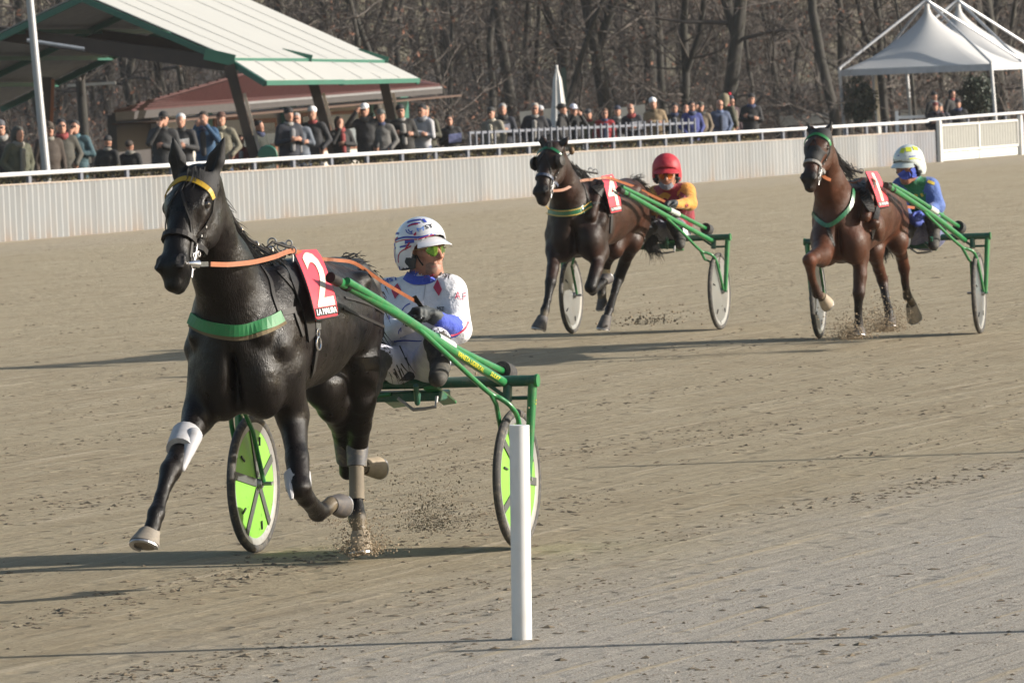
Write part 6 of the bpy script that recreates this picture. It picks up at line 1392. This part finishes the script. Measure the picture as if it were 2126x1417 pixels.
def hairp(m, par, long=False, bald=False):
    s = SDF(); s.ell((0, .012, 1.685), (.086, .108, .082), m=0)
    if long:
        for x in (-.07, .07): s.bone((x, .02, 1.66), (x * 1.1, .01, 1.44), .04, .035, .03)
    s.ell((0, -.085, 1.62), (.066, .075, .085), k=.01, sub=True)
    if bald: s.ell((0, -.04, 1.76), (.08, .11, .07), k=.01, sub=True)
    o = link('hair', s.mesh('hair', .013, 1), m); o.parent = par
def _cm0(mb): me = mesh('collar', mb.v, mb.f, True); me.materials.append(None); return me
_cs = SDF(); _cs.bone((0, -.155, 1.37), (0, -.15, 1.0), .035, .030, .02, side=(1, 0, 0), fa=1.7); _jf = _cs.mesh('jacket_front', .02, 1); _jf.materials.append(None)
COLLAR = [_cm0(MB().lathe((0, .0, 1.47), (0, -.1, 1), [(.085, -.02), (.092, .0), (.085, .03), (.070, .045), (.062, .02)], 14)), _cm0(MB().lathe((0, -.005, 1.47), (0, -.25, 1), [(.09, -.045), (.115, -.01), (.108, .035), (.080, .06), (.06, .02)], 14)), _jf]
def spectator(px, py, coat, trousers, pose, head, label, fat=1.0, back=2.0, rz=0.0, glasses_=True, coatlen=.78, paper=None, tall=1.0, D=None, skin=SKIN2, quilt=False):
    coat = tuple(x * .55 for x in coat)
    if D is None: D = DB(px, back * .8)
    top = at(px, py, D); z0 = .16; sc = max(.86, min(1.14, (top.z - z0) / 1.77)) * tall
    zb = top.z - 1.775 * sc
    root = empty('person', (top.x, D, zb), label, 'person', 'spectators'); root.scale = (sc,) * 3; root.rotation_euler = (math.radians(((px * 13) % 7) - 2), math.radians(((px * 29) % 9) - 5), rz + ((px * 37) % 11 - 5) * .05)
    b = bpy.data.objects.new('body', pm(pose, fat, coatlen)); COL.objects.link(b); b.parent = root
    for i, m in enumerate((cmat(coat, 'coat', quilt), cmat(trousers, 'trousers'), skin, SHOE)): b.material_slots[i].link = 'OBJECT'; b.material_slots[i].material = m
    kind, col = head[0], head[1]; m = cmat(col, kind if kind != 'bald' else 'hair')
    key = (kind, tuple(col), head[2] if len(head) > 2 else None)
    n0 = set(COL.objects)
    if kind == 'beanie': beanie('beanie', m, root, cmat(head[2], 'pom') if len(head) > 2 else None)
    elif kind == 'cap': cap(m, root)
    elif kind == 'hat': cap(m, root, hat=True)
    elif kind == 'hair': hairp(m, root)
    elif kind == 'long': hairp(m, root, long=True)
    elif kind == 'bald': hairp(m, root, bald=True)
    elif kind == 'hood':
        s = SDF(); s.ell((0, .03, 1.66), (.115, .125, .135)); s.bone((0, .06, 1.52), (0, .05, 1.60), .10, .11, .04); s.ell((0, -.10, 1.62), (.08, .08, .10), k=.01, sub=True); o = link('hood', s.mesh('hood', .014, 1), m); o.parent = root
    if kind in ('cap', 'hat') : hairp(cmat((.05, .035, .025), 'hair'), root, bald=True)
    Rp = random.Random(int(px * 7 + py)); cc = Rp.choice([(.22, .21, .20), (.03, .04, .09), (.20, .03, .03), (.02, .02, .02), (.12, .10, .08), (.16, .15, .13), tuple(min(.6, x * 1.7) for x in coat), tuple(x * .6 for x in coat)])
    co = bpy.data.objects.new('collar', COLLAR[Rp.random() < .4]); COL.objects.link(co); co.parent = root; co.material_slots[0].link = 'OBJECT'; co.material_slots[0].material = cmat(cc, 'collar')
    if Rp.random() < .45:
        co = bpy.data.objects.new('jacket_front', COLLAR[2]); COL.objects.link(co); co.parent = root; co.scale = (1, fat, 1); co.material_slots[0].link = 'OBJECT'; co.material_slots[0].material = cmat(Rp.choice([cc, (.16, .16, .17), (.02, .02, .022), tuple(x * .5 for x in coat)]), 'shirt')
    if glasses_:
        g = MB()
        for x in (-.031, .031): g.ball((x, -.108, 1.643), .022, 6, (1, .35, .8))
        g.box((0, -.112, 1.648), .03, .008, .008); g = g.build('sunglasses', GLS2); g.parent = root
    if paper:
        o = MB().box((top.x - .02 * sc, D - .34 * sc, zb + 1.22 * sc), .26, .012, .19, Vector((1, .2, .1)).normalized(), Vector((0, 1, .5)).normalized(), Vector((0, -.5, 1)).normalized()).build('sheet_of_paper', cmat(paper[0], 'paper')); tag(o, paper[1], 'paper')
    return root
BK, NV, OL, GY, BR = (.015, .015, .017), (.015, .02, .038), (.075, .075, .045), (.10, .10, .105), (.06, .04, .028); DT = (.02, .022, .03); JN = (.05, .07, .13); WH = (.62, .62, .64); SIL = (.20, .19, .18)
S = spectator
S(18, 247, BK, DT, 'pocket', ('beanie', (.07, .07, .08)), 'masked spectator in grey beanie behind the olive hooded man at far left', back=3.2)
S(30, 263, (.10, .105, .065), DT, 'pocket', ('hood', (.035, .035, .03)), 'spectator in olive puffer jacket with hood up at the far left edge', 1.12, back=1.9, rz=.3, glasses_=False, quilt=True)
S(101, 251, BR, DT, 'down', ('cap', (.05, .035, .025)), 'spectator in brown cap and dark brown jacket behind the lamp post', back=2.2, rz=.3)
S(136, 244, (.085, .08, .065), DT, 'pocket', ('hair', BK), 'dark-haired spectator in sunglasses and long olive-grey coat', back=2.4, coatlen=.6, rz=.2)
S(167, 246, (.05, .12, .15), DT, 'mouth', ('hair', BK), 'bearded spectator in teal jacket with hand at his face', back=2.3, rz=-.3, quilt=True)
S(217, 281, (.008, .009, .011), BK, 'down', ('beanie', BK), 'nearly black silhouetted spectator right of the teal jacket', back=3.5, rz=2.6, glasses_=False)
S(273, 289, (.008, .009, .012), BK, 'down', ('hair', (.03, .02, .015)), 'nearly black silhouetted low figure left of the quilted coat man', 1.12, back=3.0, rz=2.9, glasses_=False)
S(328, 230, (.035, .036, .04), DT, 'mouth', ('cap', BK), 'spectator in black cap and quilted charcoal coat, hand at mouth', 1.0, back=2.0, rz=.1, quilt=True, coatlen=.62)
S(380, 233, (.025, .025, .03), DT, 'hold', ('hair', (.42, .42, .42)), 'white-haired spectator in dark jacket reading a white sheet', back=2.1, paper=((.65, .65, .66), 'white sheet of paper held by the white-haired spectator'), glasses_=False)
S(425, 229, (.02, .09, .20), (.02, .05, .12), 'camera', ('hair', (.02, .015, .012)), 'young spectator in bright blue jacket holding a camera', back=2.2, glasses_=False, rz=-.2)
S(461, 231, (.24, .22, .16), JN, 'pocket', ('cap', (.07, .03, .02)), 'spectator in brown cap and beige-green padded jacket', back=2.3, rz=-.3, quilt=True, glasses_=False)
S(494, 279, (.35, .06, .04), DT, 'down', ('hair', (.04, .02, .015)), 'small child in orange-red top beside the canopy leg', back=3.5, glasses_=False, tall=.95)
S(545, 247, (.018, .026, .018), DT, 'hold', ('hair', BK), 'dark-haired spectator in dark green jacket turned right at the door', back=3.0, rz=1.2, glasses_=False)
S(596, 222, NV, DT, 'hold', ('beanie', BK), 'tall spectator in black beanie and navy coat left of the grey-haired man', 1.08, back=2.2, rz=.3, glasses_=False, coatlen=.6)
S(630, 231, (.17, .20, .25), JN, 'crossed', ('hair', (.25, .24, .23)), 'grey-haired spectator in pale blue-grey jacket', back=1.9, rz=.2)
S(650, 220, (.03, .032, .04), GY, 'pocket', ('beanie', WH), 'spectator in white beanie and shiny black puffer left of canopy leg', back=2.9, rz=-.2, quilt=True, glasses_=False)
S(712, 239, BK, BK, 'mouth', ('long', (.03, .018, .012)), 'long-haired woman in black coat left of the white cap man', back=2.4, rz=.1, glasses_=False)
S(762, 213, (.045, .045, .048), (.10, .06, .06), 'visor', ('cap', (.60, .60, .62)), 'spectator in white cap shading his eyes, charcoal puffer', 1.08, back=2.0, quilt=True)
S(776, 233, BK, DT, 'down', ('cap', (.02, .05, .04)), 'spectator in dark green cap squeezed behind the grey puffer', back=3.3, glasses_=False)
S(797, 215, (.03, .03, .028), DT, 'down', ('cap', (.06, .05, .04)), 'spectator in dark cap behind the grey puffer jacket man', back=3.0)
S(790, 226, (.16, .155, .15), GY, 'pocket', ('cap', (.08, .085, .08)), 'spectator in grey cap and light grey puffer jacket', back=1.7, quilt=True, glasses_=False)
S(846, 215, (.018, .017, .016), DT, 'crossed', ('beanie', BK), 'spectator in black beanie and long black coat left of white jacket', 1.12, back=2.0, coatlen=.55)
S(872, 215, (.62, .62, .66), JN, 'crossed', ('hair', BK), 'spectator in white jacket and sunglasses', back=2.2, rz=-.3)
S(892, 216, (.075, .07, .045), DT, 'hold', ('bald', (.20, .15, .10)), 'bald spectator in camouflage olive jacket and sunglasses', back=2.4, rz=-.2)
S(945, 236, (.018, .02, .024), (.15, .17, .35), 'hold', ('hair', (.02, .018, .015)), 'spectator in black open jacket with blue paper standing alone', back=2.0, paper=((.25, .28, .52), 'blue folded paper held by the spectator standing alone'))
S(1027, 221, (.36, .33, .27), DT, 'down', ('cap', (.03, .03, .03)), 'spectator in cream coat left of the navy jacket man', 1.0, back=1.9, coatlen=.6, rz=-.4)
S(1046, 213, NV, NV, 'hold', ('hair', (.25, .24, .23)), 'grey-haired spectator in navy jacket with open newspaper', back=2.6, paper=((.50, .50, .60), 'open newspaper held by the navy jacket spectator'), glasses_=False)
S(1102, 212, (.014, .016, .026), DT, 'pocket', ('hair', (.28, .25, .22)), 'grey-haired spectator in dark navy coat above the second horse', 1.1, back=2.2, rz=-.2)
S(1119, 219, (.26, .26, .28), DT, 'hold', ('beanie', (.42, .42, .43)), 'spectator in pale beanie and light jacket left of the parasol', back=3.0, paper=((.45, .45, .48), 'grey sheet held by the pale beanie spectator'))
S(1168, 214, BK, DT, 'down', ('hat', BK), 'spectator in black brimmed hat seen in profile at the parasol', 1.05, back=2.4, rz=1.2, glasses_=False, coatlen=.55)
S(1194, 215, (.014, .017, .022), DT, 'camera', ('cap', (.58, .58, .66)), 'spectator in white and blue cap lifting binoculars', 1.1, back=2.2, rz=.5)
S(1233, 224, (.16, .15, .08), DT, 'down', ('cap', (.04, .04, .045)), 'spectator in dark cap and mustard-olive jacket', back=3.1, glasses_=False)
S(1250, 224, (.42, .015, .025), (.36, .02, .04), 'down', ('hair', (.10, .05, .03)), 'spectator in bright red jacket', .94, back=2.7)
S(1277, 219, (.12, .125, .13), DT, 'crossed', ('beanie', (.03, .035, .06)), 'spectator in dark blue beanie and grey jacket', back=2.8, glasses_=False)
S(1319, 213, (.022, .026, .042), NV, 'hold', ('bald', (.18, .16, .14)), 'balding spectator in slate navy coat with small white slip', 1.05, back=2.0, paper=((.55, .55, .62), 'small white slip held by the balding navy coat spectator'), rz=-.2)
S(1368, 201, (.36, .26, .15), (.3, .28, .25), 'crossed', ('beanie', WH), 'spectator in white beanie and camel jacket with white sleeve', 1.12, back=2.0, quilt=True, glasses_=False)
S(1398, 213, (.04, .035, .03), DT, 'down', ('hair', BK), 'dark-haired spectator in dark jacket right of the camel jacket', back=2.9)
S(1417, 216, (.03, .03, .035), DT, 'down', ('bald', (.10, .06, .04)), 'ruddy-faced spectator behind the royal blue jacket', back=3.3, glasses_=False)
S(1434, 209, (.05, .07, .30), (.6, .58, .55), 'pocket', ('hair', BK), 'spectator in royal blue jacket and light trousers', back=2.1, rz=.2)
S(1452, 210, (.22, .17, .12), DT, 'visor', ('cap', (.06, .055, .045)), 'spectator in tan jacket raising a hand to his cap', back=2.3, rz=.2)
S(1492, 206, (.10, .14, .25), DT, 'pocket', ('bald', (.3, .2, .15)), 'bald spectator in sunglasses, light blue shirt under navy jacket', 1.06, back=2.0, rz=.1)
S(1511, 194, (.08, .08, .045), DT, 'pocket', ('hood', (.14, .12, .075)), 'spectator in olive parka with hood seen from behind', 1.05, back=2.3, rz=2.4, glasses_=False)
S(1526, 197, (.05, .02, .03), DT, 'down', ('beanie', NV, (.5, .01, .03)), 'spectator in navy beanie with red pompom', back=3.3, rz=.5, glasses_=False)
S(1552, 194, (.013, .014, .018), DT, 'crossed', ('beanie', BK), 'rightmost standing spectator in black coat, scarf and sunglasses', 1.12, back=2.2, coatlen=.55)
for px, py, coat, hd, lab, fatt, rzz in ((1933, 190, BK, ('beanie', BK), 'tall dark spectator standing at the back under the nearer tent', 1.05, .4), (1942, 211, (.03, .02, .03), ('cap', (.12, .02, .02)), 'spectator in cap with red mark under the nearer tent', 1.0, 0), (1949, 223, (.10, .09, .08), ('cap', (.03, .03, .03)), 'spectator in grey coat leaning on the gate rail', 1.05, .5),
                                 (1962, 212, (.05, .05, .07), ('cap', (.10, .10, .10)), 'spectator in grey flat cap behind the gate', 1.0, -.2), (1970, 185, BK, ('long', BK), 'dark-haired woman in black at the back under the tent', .95, .9), (1991, 205, (.02, .02, .024), ('beanie', (.02, .015, .02)), 'spectator in dark beanie and black jacket right of the flat cap', 1.08, .1)):
    S(px, py, coat, DT, 'hold' if py > 205 else 'down', hd, lab, fatt, D=DB(px, 3.2 if py < 195 else 1.2), rz=rzz, glasses_=False)

# ================================================================== thin winter haze
hm = bpy.data.materials.new('haze_air'); hm.use_nodes = True; nt = hm.node_tree; nt.nodes.clear(); o_ = nt.nodes.new('ShaderNodeOutputMaterial'); pv = nt.nodes.new('ShaderNodeVolumePrincipled')
pv.inputs['Color'].default_value = (.85, .86, .88, 1); pv.inputs['Density'].default_value = .00016; pv.inputs['Anisotropy'].default_value = .0; nt.links.new(pv.outputs[0], o_.inputs['Volume'])
hz = MB().box((0, 400, 19), 1100, 1100, 40).build('haze', hm); tag(hz, kind='stuff')
